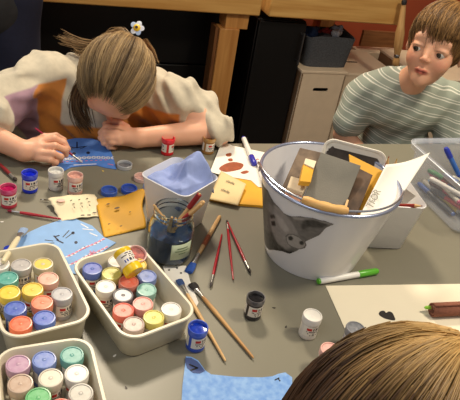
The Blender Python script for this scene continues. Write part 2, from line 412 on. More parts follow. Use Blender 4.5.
class Head:
    """head frame: x to the wearer's left as seen from the front mirrored, f towards the face, u to the crown"""
    def __init__(self, c, f, u, sc=1.0):
        self.c = np.array(c, float); self.f = np.array(f, float) / np.linalg.norm(f); u = np.array(u, float); u -= self.f * (u @ self.f); self.u = u / np.linalg.norm(u)
        self.x = np.cross(self.f, self.u); self.s = sc; self.M = np.stack([self.x, self.f, self.u], 1)
    def w(self, x, f, u): return self.c + self.M @ (np.array([x, f, u]) * self.s)
    def loc(self, P): return (P - self.c) @ self.M / self.s
    def add(self, b):
        s = self.s; w = self.w; E = lambda c, r, k: b.ell(w(*c), np.array(r) * s, k * s, self.M)
        E((0, -.008, .022), (.071, .086, .077), .01); E((0, .030, -.030), (.056, .054, .066), .02); E((0, .040, -.078), (.032, .042, .029), .024)
        E((0, .071, -.094), (.013, .010, .011), .022)
        for q in (-1, 1):
            E((q * .032, .054, -.040), (.021, .023, .024), .018)
            b.ell(w(q * .030, .094, -.008), np.array((.017, .015, .011)) * s, .012 * s, self.M, sub=True)
        b.cap(w(-.036, .066, .012), w(.036, .066, .012), .012 * s, .012 * s, .014 * s)
        for q in (-1, 1): E((q * .030, .0680, -.0070), (.0180, .0160, .0130), .004)
        for q in (-1, 1): b.ell(w(q * .030, .0870, -.0135), np.array((.0130, .0090, .0040)) * s, .002 * s, self.M, sub=True)
        b.cap(w(0, .080, -.004), w(0, .094, -.030), .0048 * s, .0064 * s, .012 * s); E((0, .0955, -.033), (.0074, .0072, .0062), .006)
        for q in (-1, 1): E((q * .0085, .0895, -.0355), (.0048, .0062, .0044), .004)
        for q in (-1, 1): b.ell(w(q * .0042, .096, -.0400), np.array((.0022, .0035, .0022)) * s, .002 * s, self.M, sub=True)
        b.chain([w(-.018, .0785, -.0640), w(-.007, .0865, -.0610), w(0, .0875, -.0620), w(.007, .0865, -.0610), w(.018, .0785, -.0640)], [.0018 * s, .0034 * s, .0032 * s, .0034 * s, .0018 * s], .004 * s)
        b.chain([w(-.015, .0780, -.0665), w(0, .0865, -.0695), w(.015, .0780, -.0665)], [.002 * s, .0045 * s, .002 * s], .004 * s)
        b.cap(w(-.018, .0885, -.0655), w(.018, .0885, -.0655), .0006 * s, .0006 * s, .0015 * s, sub=True) if False else None
        for q in (-1, 1):
            E((q * .072, -.008, -.015), (.008, .018, .027), .006); b.ell(w(q * .081, -.002, -.012), np.array((.004, .009, .014)) * s, .004 * s, self.M, sub=True)
    def skin(self, V, base, lip, brow, blush):
        L = self.loc(V); col = np.tile(np.array(base), (len(V), 1))
        ch = np.exp(-(((np.abs(L[:, 0]) - .038) / .018) ** 2 + ((L[:, 2] + .040) / .018) ** 2)) * (L[:, 1] > .03); col = blend(col, ch * .45, blush)
        ns = np.exp(-((L[:, 0] / .012) ** 2 + ((L[:, 2] + .036) / .012) ** 2)) * (L[:, 1] > .085); col = blend(col, ns * .35, blush)
        bw = np.exp(-(((np.abs(L[:, 0]) - .030) / .016) ** 4 + ((L[:, 2] - .0150 + 2.5 * (np.abs(L[:, 0]) - .026) ** 2) / .0034) ** 2)) * (L[:, 1] > .05); col = blend(col, bw * .40, brow)
        lm = np.exp(-((np.abs(L[:, 0]) / .0175) ** 6 + ((L[:, 2] + .0652) / .0075) ** 6)) * (L[:, 1] > .074); col = blend(col, lm * .85, lip)
        ml = np.exp(-((np.abs(L[:, 0]) / .018) ** 6 + ((L[:, 2] + .0648) / .0013) ** 2)) * (L[:, 1] > .074); col = blend(col, ml * .85, np.array(lip) * .25)
        el = np.exp(-(((np.abs(L[:, 0]) - .030) / .0145) ** 4 + ((L[:, 2] + .0055 + 10 * (np.abs(L[:, 0]) - .030) ** 2) / .0020) ** 2)) * (L[:, 1] > .066); col = blend(col, el * .8, brow)
        nl = np.exp(-(((np.abs(L[:, 0]) - .0048) / .003) ** 2 + ((L[:, 2] + .0415) / .0025) ** 2)) * (L[:, 1] > .085); col = blend(col, nl * .6, np.array(lip) * .3)
        return col
    def eyes(self, parent, gaze, iris):
        for q in (-1, 1):
            c = Vector(self.w(q * .030, .0695, -.0120)); gz = Vector(self.M @ np.array([gaze[0], 1, gaze[1]])).normalized(); r = .0136 * self.s
            n = 20; prof = []
            m = MB(); A = [i / 14 * math.pi for i in range(15)]
            prof = [(r * math.sin(a) + 1e-6, r * math.cos(a)) for a in reversed(A)]
            o = m.lathe(prof, n, M=gz.to_track_quat('Z', 'Y').to_matrix()).build('eye', [mat('eye_white', (206, 200, 192), .15), mat('iris_%d' % iris[0], iris, .15), mat('pupil', (10, 9, 8), .1)], parent, loc=c - parent.location)
            for p in o.data.polygons:
                d = p.center.normalized().dot(gz); p.material_index = 2 if d > .955 else (1 if d > .82 else 0)

def hair(head, pole, ends, n, colf, parent, name='hair', lift=.010, rad=.0011, seed=0, seg=9, start=.06, cols=None, extra=None, scaleR=(.071, .086, .082), centre=(0, -.008, .022), cap=True, wob=.06, clump=.5, swirl=0.0, er=(.88, 1.05), capend=1.0):
    """strands on the skull from the pole outwards; ends(phi) gives the polar angle where they stop"""
    r_ = np.random.default_rng(seed); cen = np.array(centre); R_ = np.array(scaleR)
    pd = np.array(pole, float); pd /= np.linalg.norm(pd); fr = np.array([0, 1, 0.]) if abs(pd[1]) < .8 else np.array([0, 0, -1.]); t1 = fr - pd * (fr @ pd); t1 /= np.linalg.norm(t1); t2 = np.cross(pd, t1)
    def pos(phi, th, l):
        d = pd * np.cos(th) + (t1 * np.cos(phi) + t2 * np.sin(phi)) * np.sin(th); rad_ = 1 / np.sqrt(((d / R_) ** 2).sum()); return cen + d * (rad_ + l)
    V = []; F = []; C = []
    def W(p): return head.w(*p)
    if cap:   # scalp layer of combed hair
        na, nt = 96, 22
        for i in range(na):
            ph = 2 * math.pi * i / na; te = ends(ph) * capend
            for j in range(nt + 1):
                th = te * j / nt; V.append(W(pos(ph, th, lift * .72 * (1 - .5 * (j / nt) ** 6)))); C.append(colf(ph, j / nt, .35 + .1 * math.sin(ph * 37)))
        for i in range(na):
            for j in range(nt):
                a = i * (nt + 1) + j; b = ((i + 1) % na) * (nt + 1) + j; F.append((a, b, b + 1, a + 1))
    for s_ in range(n):
        ph0 = r_.uniform(0, 2 * math.pi); cl = round(ph0 * 11) / 11; ph = ph0 * (1 - clump) + cl * clump if r_.random() < .6 else ph0
        te = ends(ph0) * r_.uniform(*er); ts = start * te * r_.uniform(.2, 1.0) if r_.random() < .6 else te * r_.uniform(0, .55)
        l0 = lift * r_.uniform(.6, 1.15); dph = r_.normal(0, wob); tone = r_.random(); fl = r_.uniform(-.002, .004)
        pts = []
        for j in range(seg):
            t = j / (seg - 1); th = ts + (te - ts) * t; phj = ph0 * (1 - t) + (ph + dph) * t - swirl * t * (1 - t)
            pts.append(W(pos(phj, th, l0 * (1 - .25 * t) + fl * t + .0015 * math.sin(3 * t + ph0 * 9))))
        strand(V, F, C, pts, rad * head.s * r_.uniform(.7, 1.3), lambda t: colf(ph0, (ts + (te - ts) * t) / te, tone))
    if extra:
        for pts, r0, cf in extra: strand(V, F, C, pts, r0, cf)
    return np_hair(name, V, F, C, parent)
def strand(V, F, C, pts, r, cf, n=3):
    pts = [np.array(p, float) for p in pts]; m = len(pts); o = len(V); up = np.array([.3, .2, .93])
    for i, p in enumerate(pts):
        t = pts[min(i + 1, m - 1)] - pts[max(i - 1, 0)]; t /= max(np.linalg.norm(t), 1e-9); s = np.cross(t, up); s /= max(np.linalg.norm(s), 1e-9); w = np.cross(s, t); rr = r * (1 - .75 * (i / (m - 1)) ** 3)
        for k in range(n): a = 2 * math.pi * k / n; V.append(p + (s * math.cos(a) + w * math.sin(a)) * rr); C.append(cf(i / (m - 1)))
    for i in range(m - 1):
        for k in range(n): F.append((o + i * n + k, o + i * n + (k + 1) % n, o + (i + 1) * n + (k + 1) % n, o + (i + 1) * n + k))
M_hair = mat('hair_strands', (120, 90, 60), .42, attr=True, spec=.35)
def np_hair(name, V, F, C, parent): return np_mesh(name, np.array(V, float), np.array(F), M_hair, parent, np.array(C), origin=tuple(parent.location))
def spline(pts, k=5): return [np.array(p) for p in catmull([Vector(p) for p in pts], k)]

M_skin = mat('skin', (222, 170, 140), .45, attr=True, sss=.12, spec=.35)
def finger(b, pts, r, k=.0035): b.chain([np.array(p) for p in pts], [r * 1.12, r * 1.02, r * .95, r * .84][:len(pts)], k)
def v(*a): return np.array(a, float)

# ================================================================== the leaning girl
HG = Head((-.308, 1.305, .893), (-.16, -.22, -.96), (.05, -.93, .22), 1.04)
g_t = thing('person', 'long haired child in a cream, orange and lilac sweater leaning over the table and painting', 'person', (-.33, 1.62, 0))
b = Body(); HG.add(b)
at_ = lambda x, y, h: np.array(at(x, y, TZ + h))
neck = v(-.335, 1.455, .852)
b.cap(HG.w(0, -.03, -.05), neck, .040, .048, .02)
shL, shR = v(-.505, 1.40, .822), v(-.185, 1.435, .812)
b.cap(neck, v(-.34, 1.55, .74), .05, .09, .04); b.cap(v(-.44, 1.46, .79), v(-.24, 1.46, .79), .05, .05, .03)
b.cap(v(-.34, 1.54, .74), v(-.33, 1.66, .50), .085, .10, .04)
elR = at_(218, 131, .040); wrR = at_(137, 138, .030)
b.cap(shR, elR, .040, .036, .02); b.cap(elR, wrR, .034, .0235, .012)
elL = at_(-52, 116, .050); wrL = at_(24, 151, .034)
b.cap(shL, elL, .040, .037, .02); b.cap(elL, wrL, .036, .0225, .012)
# her right hand, closed round the brush
pk = at_(36, 150, .034); b.ell(pk, (.026, .022, .020), .01); b.cap(wrL, pk, .021, .020, .01)
r = .0075
F_ = [[at_(40, 142, .050), at_(54, 138.5, .058), at_(64, 143, .046), at_(68, 149, .034)],
      [at_(40, 147, .046), at_(55, 146, .052), at_(65, 150, .038), at_(66, 155, .024)],
      [at_(39, 153, .038), at_(53, 153.5, .042), at_(61, 157, .030), at_(60, 160.5, .016)],
      [at_(38, 158, .028), at_(50, 160, .030), at_(56, 162.5, .020), at_(54, 165, .011)]]
for f_, rr in zip(F_, (1.05, 1.08, 1.0, .88)): b.cap(pk, f_[0], .017, r * rr * 1.2, .008); finger(b, f_, r * rr)
finger(b, [at_(33, 143, .044), at_(44, 137, .056), at_(56, 136, .054), at_(64, 140, .046)], r * 1.1); b.cap(pk, at_(33, 143, .044), .018, .010, .008)
# her left hand, curled under the chin on the forearm's end
pk2 = at_(122, 136, .034); b.cap(wrR, pk2, .0225, .022, .01); b.ell(pk2, (.030, .022, .019), .01)
G_ = [[at_(118, 129, .050), at_(106, 127, .052), at_(101, 133, .038), at_(106, 137, .026)],
      [at_(117, 133, .046), at_(105, 132, .048), at_(101, 138, .032), at_(107, 141, .020)],
      [at_(117, 138, .038), at_(107, 138, .038), at_(104, 143, .024), at_(110, 145, .012)],
      [at_(119, 142, .028), at_(111, 143, .028), at_(109, 147, .016), at_(115, 148, .008)]]
for f_, rr in zip(G_, (1.02, 1.05, 1.0, .86)): b.cap(pk2, f_[0], .017, r * rr * 1.2, .008); finger(b, f_, r * rr)
finger(b, [at_(126, 128, .048), at_(119, 122, .058), at_(111, 121, .056), at_(105, 124, .052)], r * 1.08); b.cap(pk2, at_(126, 128, .048), .017, .010, .008)
# legs under the table
for q in (-1, 1): b.chain([v(-.33 + q * .07, 1.66, .50), v(-.33 + q * .09, 1.36, .50), v(-.33 + q * .09, 1.34, .10), v(-.33 + q * .09, 1.26, .035)], [.075, .055, .035, .03], .02)
sk = L3(226, 172, 142)
sdf_obj('skin', b, M_skin, g_t, .0026, lambda V: HG.skin(V, sk, L3(196, 104, 96), L3(120, 84, 56), L3(222, 138, 118)))
HG.eyes(g_t, (0, -.5), (92, 110, 120))
# sweater
b = Body(); b.cap(v(-.45, 1.455, .80), v(-.23, 1.465, .795), .066, .066, .04); b.cap(v(-.34, 1.50, .79), v(-.34, 1.58, .70), .088, .112, .04); b.cap(v(-.34, 1.56, .72), v(-.33, 1.67, .50), .108, .120, .04)
b.cap(v(-.34, 1.43, .80), v(-.34, 1.45, .74), .07, .075, .03); b.cap(v(-.52, 1.40, .79), v(-.38, 1.42, .74), .070, .075, .04); b.cap(v(-.56, 1.37, .765), v(-.42, 1.42, .70), .05, .07, .04); b.cap(v(-.62, 1.34, .76), v(-.50, 1.38, .71), .05, .06, .03); b.cap(v(-.52, 1.40, .79), v(-.38, 1.42, .74), .070, .075, .04); b.cap(v(-.56, 1.37, .765), v(-.42, 1.42, .70), .05, .07, .04); b.cap(v(-.62, 1.34, .76), v(-.50, 1.38, .71), .05, .06, .03)
b.cap(v(-.45, 1.45, .80), shL, .066, .060, .03); b.cap(shL, at_(-34, 114, .075), .060, .050, .02); b.cap(shL, at_(0, 100, .095), .056, .036, .025); b.cap(at_(-38, 116, .07), at_(-4, 118, .072), .050, .042, .02); b.cap(at_(-30, 108, .080), at_(10, 104, .080), .04, .038, .02)
b.cap(v(-.24, 1.46, .80), shR, .064, .060, .03); b.cap(shR, at_(196, 108, .070), .058, .050, .03); b.cap(at_(196, 108, .070), at_(219, 129, .050), .050, .040, .02); b.cap(at_(220, 128, .044), at_(208, 129, .038), .038, .0345, .012)
b.ell(neck + v(.01, -.035, .025), (.058, .05, .05), .012, sub=True)
b.plane((0, 0, .722), (0, 0, -1)) if False else None
def fold(P):
    x, y, z = P[:, 0], P[:, 1], P[:, 2]
    return (.0048 * np.sin(70 * x + 50 * z + 4 * np.sin(22 * y)) * np.cos(38 * y + 30 * x) + .0028 * np.exp(-((x + .06) / .10) ** 2) * np.sin(150 * x + 60 * z) + .0045 * np.exp(-((x + .58) / .08) ** 2) * np.sin(170 * z + 70 * x) + .0028 * np.sin(120 * z + 60 * x + 3 * np.sin(30 * x)))
def sweat(V):
    n = len(V); col = np.tile(L3(200, 190, 168), (n, 1)); X, Y, Z = V.T
    org, lil = L3(206, 130, 52), L3(168, 134, 148)
    low = (1 - sstep(.846, .850, Z - .10 * (X + .45))) * (Y < 1.47)
    a = low * sstep(-.500, -.496, X) * (1 - sstep(-.449, -.445, X)); col = blend(col, a, org)
    a = low * (1 - sstep(-.500, -.496, X)) * sstep(-.585, -.580, X + .5 * (Z - .80)) * (Y > 1.22); col = blend(col, a, lil)
    a = (1 - sstep(.800, .804, Z)) * sstep(-.310, -.306, X) * (1 - sstep(-.165, -.160, X)) * (Y < 1.48); col = blend(col, a, org)
    a = (1 - sstep(.742, .746, Z)) * (X > -.45) * (X < -.28); col = blend(col, a, org)
    return col
M_cloth = mat('sweater_knit', (210, 200, 180), .9, attr=True, var=.15, scale=60, bump=.3, bscale=500, sheen=.2)
sdf_obj('sweater', b, M_cloth, g_t, .0036, sweat, fold)
b = Body()
for q in (-1, 1): b.chain([v(-.33 + q * .07, 1.67, .50), v(-.33 + q * .09, 1.36, .50), v(-.33 + q * .09, 1.35, .12)], [.088, .068, .052], .02)
b.ell(v(-.33, 1.68, .50), (.13, .10, .09), .03)
sdf_obj('trousers', b, mat('dark_denim', (40, 44, 60), .9, var=.2, scale=120), g_t, .006)
for q in (-1, 1):
    b = Body().cap((-.33 + q * .09, 1.35, .045), (-.33 + q * .09, 1.22, .035), .042, .036).plane((0, 0, .002), (0, 0, -1)); 
    sdf_obj('shoe', b, mat('grey_canvas', (90, 90, 94), .8), g_t, .005)
# her hair: combed back to a tie high on the back of the head
def gcol(ph, t, tone):
    g_ = .5 + .5 * math.sin(ph * 13 + 2) * math.sin(ph * 5.3)
    q_ = min(1, max(0, tone * .60 + g_ * .62 - .14))
    return L3(72, 54, 38) * (1 - q_) + L3(204, 172, 124) * q_
TIE = np.array([-.16, -.55, .84])
TIE = HG.loc(np.array([at_y(134, 38, 1.38)]))[0]
TD = TIE - np.array([0, -.008, .022]); TD /= np.linalg.norm(TD)
def g_end(ph):
    # polar angle from the tie to the hairline, which runs across the forehead, past the ears and round the nape
    d0 = TD; fr = np.array([0, 1, 0.]) if abs(d0[1]) < .8 else np.array([0, 0, -1.]); t1 = fr - d0 * (fr @ d0); t1 /= np.linalg.norm(t1); t2 = np.cross(d0, t1)
    lo, hi = .2, 3.0
    for th in np.arange(.25, 3.0, .04):
        d = d0 * np.cos(th) + (t1 * np.cos(ph) + t2 * np.sin(ph)) * np.sin(th); p = np.array([0, -.008, .022]) + d / np.sqrt(((d / np.array([.071, .086, .082])) ** 2).sum())
        if (p[1] > .0 and p[2] < .034 - .2 * max(0, abs(p[0]) - .045)) or (p[1] <= .0 and p[2] < -.005 and p[1] > -.03) or (p[1] <= -.03 and p[2] < -.045): return th
    return 2.6
_gt = [g_end(2 * math.pi * i / 180) for i in range(180)]
def g_ends(ph): k = ph / (2 * math.pi) * 180; i = int(k) % 180; return _gt[i] * (1 - (k % 1)) + _gt[(i + 1) % 180] * (k % 1)
ex = []; rr_ = np.random.default_rng(4)
def lock(ctrl, n, spread, r0, lo=.1, hi=.9, dark=None, light=None):
    for _ in range(n):
        o_ = rr_.normal(0, 1, 3) * spread; P = [np.array(c) + o_ * (.4 + .9 * i / (len(ctrl) - 1)) + rr_.normal(0, .0018, 3) for i, c in enumerate(ctrl)]
        tn = rr_.uniform(lo, hi); dk = L3(*(dark or (70, 50, 34))); lt = L3(*(light or (196, 160, 112))); c_ = dk * (1 - tn) + lt * tn
        ex.append((spline(P, 4), r0 * rr_.uniform(.7, 1.3), (lambda t, c_=c_: c_)))
Yh = lambda x, y, Y: np.array(at_y(x, y, Y))
lock([Yh(92, 62, 1.33), Yh(82, 80, 1.335), Yh(76, 97, 1.34), Yh(78, 113, 1.335), Yh(86, 126, 1.33)], 150, .007, .0013, 0, .35)
lock([Yh(96, 60, 1.34), Yh(88, 85, 1.35), Yh(86, 105, 1.35), Yh(90, 124, 1.345)], 110, .007, .0013, 0, .3)
lock([Yh(112, 48, 1.42), Yh(95, 45, 1.44), Yh(80, 44, 1.45), Yh(62, 38, 1.46)], 45, .006, .0010, .2, .8)
lock([Yh(104, 48, 1.42), Yh(90, 50, 1.44), Yh(84, 54, 1.44), Yh(76, 50, 1.45)], 45, .006, .0010, .2, .9)
lock([Yh(128, 38, 1.43), Yh(112, 40, 1.45), Yh(98, 46, 1.46), Yh(88, 58, 1.455)], 80, .006, .0011, .1, .8)
lock([Yh(131, 38, 1.43), Yh(124, 32, 1.45), Yh(112, 34, 1.46), Yh(104, 42, 1.46)], 70, .006, .0011, 0, .6)
lock([Yh(146, 40, 1.43), Yh(152, 50, 1.45), Yh(156, 62, 1.44)], 30, .005, .0010, .2, .8)
hair(HG, TD, g_ends, 3800, gcol, g_t, lift=.013, rad=.0008, seed=3, extra=ex, wob=.03, start=.15, clump=.3)
# hair clip flower
ft = thing('hair_clip', 'white, blue and yellow flower hair clip on the painting child', 'hair clip', at_y(137, 28, 1.37))
Mf = _R.cross(_V); Rm = Matrix((_R, _V, -_F)).transposed()
for i, (a, c) in enumerate(((.1, (226, 230, 240)), (1.3, (170, 190, 226)), (2.4, (226, 230, 240)), (3.9, (190, 206, 234)), (5.2, (228, 232, 240)))):
    m = MB().lathe([(.001, -.0010), (.0075, -.0006), (.0085, .0006), (.006, .0014), (.001, .0016)], 14)
    m.v = [tuple(Rm @ Vector((x * .95 + .0095, y * .8, z + .10 * abs(y)))) for x, y, z in m.v]
    q = Matrix.Rotation(a, 3, _F); m.v = [tuple(q @ Vector(p)) for p in m.v]
    m.build('petal', mat('petal_%d' % c[0], c, .5), ft)
m = MB().lathe([(.001, -.003), (.0075, -.002), (.0085, .003), (.005, .0065), (.001, .008)], 16, M=Rm); m.build('centre', mat('clip_yellow', (230, 190, 50), .5), ft)
m = MB().lathe([(.001, .0075), (.0035, .0078), (.0035, .0086), (.001, .009)], 12, M=Rm); m.build('seed', mat('clip_brown', (70, 46, 30), .5), ft)
ob = MB().lathe([(.001, -.006), (.006, -.004), (.0078, 0), (.006, .004), (.001, .006)], 16).build('hair_bobble', mat('orange_bobble', (222, 140, 70), .5), loc=at_y(127, 35, 1.365))
tag(ob, 'orange hair bobble beside the flower clip', 'hair tie')
# the brush she paints with
_paint_brush_pts = (at(35, 128, TZ + .075), at(82.5, 162.5, TZ + .004))

# ================================================================== the boy in the striped shirt
HB = Head((.480, 1.665, 1.014), (-.45, -.90, .12), (.04, .06, 1.0), 1.03)
b_t = thing('person', 'short haired boy in a grey green striped t-shirt looking to the left behind the table', 'person', (.50, 1.90, 0))
b = Body(); HB.add(b)
nk = v(.463, 1.745, .868); b.cap(HB.w(0, -.022, -.045), nk, .040, .041, .02)
sL, sR = v(.345, 1.77, .800), v(.61, 1.80, .815)
b.cap(v(.39, 1.78, .815), v(.56, 1.80, .82), .038, .038, .02); b.cap(nk, v(.47, 1.80, .80), .040, .055, .02); b.cap(v(.47, 1.81, .79), v(.48, 1.83, .62), .065, .095, .04); b.cap(v(.48, 1.83, .62), v(.49, 1.92, .48), .095, .10, .03)
eL = v(.315, 1.745, .665); wL = v(.42, 1.56, .64); eR = v(.66, 1.76, .63); wR = v(.57, 1.56, .60)
for s_, e1, w1 in ((sL, eL, wL), (sR, eR, wR)):
    b.cap(s_, e1, .038, .031, .02); b.cap(e1, w1, .030, .020, .012)
    d = (w1 - e1) / np.linalg.norm(w1 - e1); pc = w1 + d * .035; b.ell(pc, (.026, .03, .017), .01)
    sd__ = np.cross(d, v(0, 0, 1)); sd__ /= np.linalg.norm(sd__)
    for k in range(4):
        o_ = sd__ * (k - 1.5) * .0125; L_ = (.026, .029, .027, .021)[k]
        p0 = pc + d * .022 + o_; p1 = p0 + d * L_ + v(0, 0, -.002); p2 = p1 + d * L_ * .6 + v(0, 0, -.010); p3 = p2 + d * L_ * .4 + v(0, 0, -.014); finger(b, [p0, p1, p2, p3], .0068)
    sg = 1 if s_ is sR else -1
    finger(b, [pc - d * .012 - sd__ * sg * .016 * -1, pc + d * .006 - sd__ * sg * -.030, pc + d * .024 - sd__ * sg * -.036], .0075)
for q in (-1, 1): b.chain([v(.49 + q * .07, 1.92, .47), v(.50 + q * .08, 1.57, .50), v(.50 + q * .08, 1.56, .10), v(.50 + q * .08, 1.47, .035)], [.075, .055, .035, .03], .02)
skb = L3(222, 168, 136)
def boycol(V): return HB.skin(V, skb, L3(170, 74, 66), L3(104, 74, 50), L3(214, 130, 106))
sdf_obj('skin', b, M_skin, b_t, .0026, boycol)
HB.eyes(b_t, (.40, -.28), (70, 62, 52))
# shirt
b = Body(); b.cap(v(.385, 1.775, .815), v(.575, 1.795, .820), .056, .056, .03); b.cap(v(.468, 1.79, .80), v(.49, 1.85, .62), .088, .118, .04); b.cap(v(.485, 1.84, .62), v(.49, 1.92, .47), .116, .122, .03); b.cap(v(.43, 1.76, .78), v(.52, 1.78, .78), .075, .075, .03)
b.cap(v(.385, 1.775, .815), sL + v(0, 0, -.005), .056, .054, .03); b.cap(sL + v(0, 0, -.005), v(.318, 1.735, .716), .054, .052, .02)
b.cap(v(.575, 1.795, .815), sR, .056, .054, .03); b.cap(sR, v(.65, 1.765, .70), .054, .052, .02)
b.cap(v(.42, 1.765, .855), v(.525, 1.785, .855), .042, .042, .03); b.ell(nk + v(.010, -.028, .052), (.038, .046, .044), .010, sub=True); b.ell(nk + v(-.006, -.062, .004), (.014, .03, .030), .008, sub=True)
def fold2(P): x, y, z = P.T; return .0026 * np.sin(48 * x + 30 * z + 3 * np.sin(20 * x)) * np.cos(25 * y) + .0016 * np.sin(95 * x - 70 * z)
Ms = bpy.data.materials.new('striped_jersey'); Ms.use_nodes = True; nt = Ms.node_tree; N = nt.nodes; Lk = nt.links; bs = N['Principled BSDF']; bs.inputs['Roughness'].default_value = .9
tc = N.new('ShaderNodeTexCoord'); sx = N.new('ShaderNodeSeparateXYZ'); Lk.new(tc.outputs['Object'], sx.inputs[0])
def mth(op, a, b_=None):
    n_m = N.new('ShaderNodeMath'); n_m.operation = op
    for i, q in enumerate((a, b_)):
        if q is None: continue
        if isinstance(q, (int, float)): n_m.inputs[i].default_value = q
        else: Lk.new(q, n_m.inputs[i])
    return n_m.outputs[0]
nzt = N.new('ShaderNodeTexNoise'); nzt.inputs['Scale'].default_value = 9; Lk.new(tc.outputs['Object'], nzt.inputs[0])
zz2 = mth('ADD', mth('ADD', sx.outputs[2], mth('MULTIPLY', sx.outputs[0], .18)), mth('MULTIPLY', nzt.outputs[0], .018))
fr_ = mth('FRACT', mth('MULTIPLY', zz2, 1 / .026)); w1 = mth('MULTIPLY', mth('GREATER_THAN', fr_, .10), mth('LESS_THAN', fr_, .22)); w2 = mth('MULTIPLY', mth('GREATER_THAN', fr_, .40), mth('LESS_THAN', fr_, .48))
mxn = N.new('ShaderNodeMix'); mxn.data_type = 'RGBA'; Lk.new(mth('MINIMUM', mth('ADD', w1, w2), 1.0), mxn.inputs[0]); mxn.inputs[6].default_value = (*lin((154, 162, 148)), 1); mxn.inputs[7].default_value = (*lin((222, 222, 208)), 1); Lk.new(mxn.outputs[2], bs.inputs['Base Color'])
shirt = sdf_obj('t_shirt', b, Ms, b_t, .0036, None, fold2)
for k, (x, y) in enumerate(((401.5, 107), (403.5, 118))):
    pass
b = Body()
for q in (-1, 1): b.chain([v(.49 + q * .07, 1.92, .47), v(.50 + q * .08, 1.57, .50), v(.50 + q * .08, 1.56, .14)], [.088, .068, .050], .02)
b.ell(v(.49, 1.93, .46), (.13, .10, .08), .03)
sdf_obj('trousers', b, mat('dark_denim', (40, 44, 60), .9, var=.2, scale=120), b_t, .006)
for q in (-1, 1):
    b = Body().cap((.50 + q * .08, 1.56, .045), (.50 + q * .08, 1.44, .035), .042, .036).plane((0, 0, .002), (0, 0, -1)); sdf_obj('shoe', b, mat('grey_canvas', (90, 90, 94), .8), b_t, .005)
def bcol(ph, t, tone): return L3(74, 52, 32) * (1 - tone) + L3(176, 134, 82) * tone
BP = np.array([-.10, -.30, .95])
def b_end(ph):
    # pole near the crown; phi 0 is the front
    c = math.cos(ph); s = math.sin(ph)
    p_ = (ph + math.pi) % (2 * math.pi) - math.pi
    te = 1.99 + .07 * math.sin(ph * 9 + 1) + .05 * math.sin(ph * 23) + .30 * sstep(.70, 1.1, abs(p_)) - .18 * sstep(2.0, 2.6, abs(p_))
    return te - .34 * math.exp(-((p_ + .32) / .20) ** 2)
hair(HB, BP, b_end, 3200, bcol, b_t, lift=.008, rad=.0010, seed=9, wob=.13, start=.1, clump=.8, swirl=.45, er=(.80, 1.07), capend=.84)

# ================================================================== the nearest child, seen from above
HN = Head((.178, .284, 1.000), (.05, .93, -.36), (-.05, .36, .93), 1.26)
n_t = thing('person', 'brown haired child in the foreground seen from above at the bottom right', 'person', (.19, .14, 0))
b = Body(); HN.add(b); nk = v(.185, .235, .885); b.cap(HN.w(0, -.03, -.05), nk, .045, .05, .02)
b.cap(v(.07, .20, .80), v(.31, .20, .80), .045, .045, .03); b.cap(v(.19, .20, .80), v(.19, .12, .5), .08, .10, .04)
for q in (-1, 1):
    b.cap(v(.19 + q * .13, .20, .80), v(.19 + q * .17, .19, .62), .04, .035, .02); e1 = v(.19 + q * .17, .19, .62); w1 = v(.19 + q * .10, .36, .60); b.cap(e1, w1, .032, .021, .012)
    d = (w1 - e1) / np.linalg.norm(w1 - e1); pc = w1 + d * .035; b.ell(pc, (.026, .03, .017), .01); sd__ = np.cross(d, v(0, 0, 1)); sd__ /= np.linalg.norm(sd__)
    for k in range(4):
        o_ = sd__ * (k - 1.5) * .0125; L_ = (.026, .029, .027, .021)[k]; p0 = pc + d * .022 + o_; p1 = p0 + d * L_; p2 = p1 + d * L_ * .6 + v(0, 0, -.010); p3 = p2 + d * L_ * .4 + v(0, 0, -.014); finger(b, [p0, p1, p2, p3], .0068)
    finger(b, [pc - d * .012 - sd__ * q * .016, pc + d * .006 - sd__ * q * .030, pc + d * .024 - sd__ * q * .036], .0075)
    b.chain([v(.19 + q * .07, .12, .47), v(.19 + q * .08, .46, .50), v(.19 + q * .08, .46, .10), v(.19 + q * .08, .54, .035)], [.075, .055, .035, .03], .02)
sdf_obj('skin', b, M_skin, n_t, .004, lambda V: HN.skin(V, sk, L3(196, 104, 96), L3(100, 70, 44), L3(222, 138, 118)))
b = Body(); b.cap(v(.09, .20, .79), v(.29, .20, .79), .060, .060, .03); b.cap(v(.19, .20, .78), v(.19, .12, .5), .10, .12, .04)
for q in (-1, 1): b.cap(v(.19 + q * .12, .20, .79), v(.19 + q * .165, .19, .66), .056, .052, .02)
b.ell(nk + v(0, .01, .04), (.055, .055, .05), .01, sub=True)
sdf_obj('t_shirt', b, mat('navy_jersey', (50, 60, 90), .9, var=.1, scale=60), n_t, .006)
b = Body()
for q in (-1, 1): b.chain([v(.19 + q * .07, .12, .47), v(.19 + q * .08, .46, .50), v(.19 + q * .08, .46, .14)], [.088, .068, .050], .02)
b.ell(v(.19, .11, .46), (.13, .10, .08), .03)
sdf_obj('trousers', b, mat('dark_denim', (40, 44, 60), .9, var=.2, scale=120), n_t, .006)
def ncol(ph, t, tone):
    q_ = min(1, max(0, .26 * tone + 2.0 * (.42 - t)))  # golden near the pole: blonde roots plus a lamp highlight painted into the strands
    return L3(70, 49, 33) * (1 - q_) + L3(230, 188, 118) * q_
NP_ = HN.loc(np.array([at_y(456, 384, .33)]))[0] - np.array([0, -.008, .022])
hair(HN, NP_, lambda ph: 2.0 + .1 * math.sin(ph * 7), 6500, ncol, n_t, lift=.018, rad=.0006, seed=21, wob=.04, start=.1, clump=.35, seg=11)

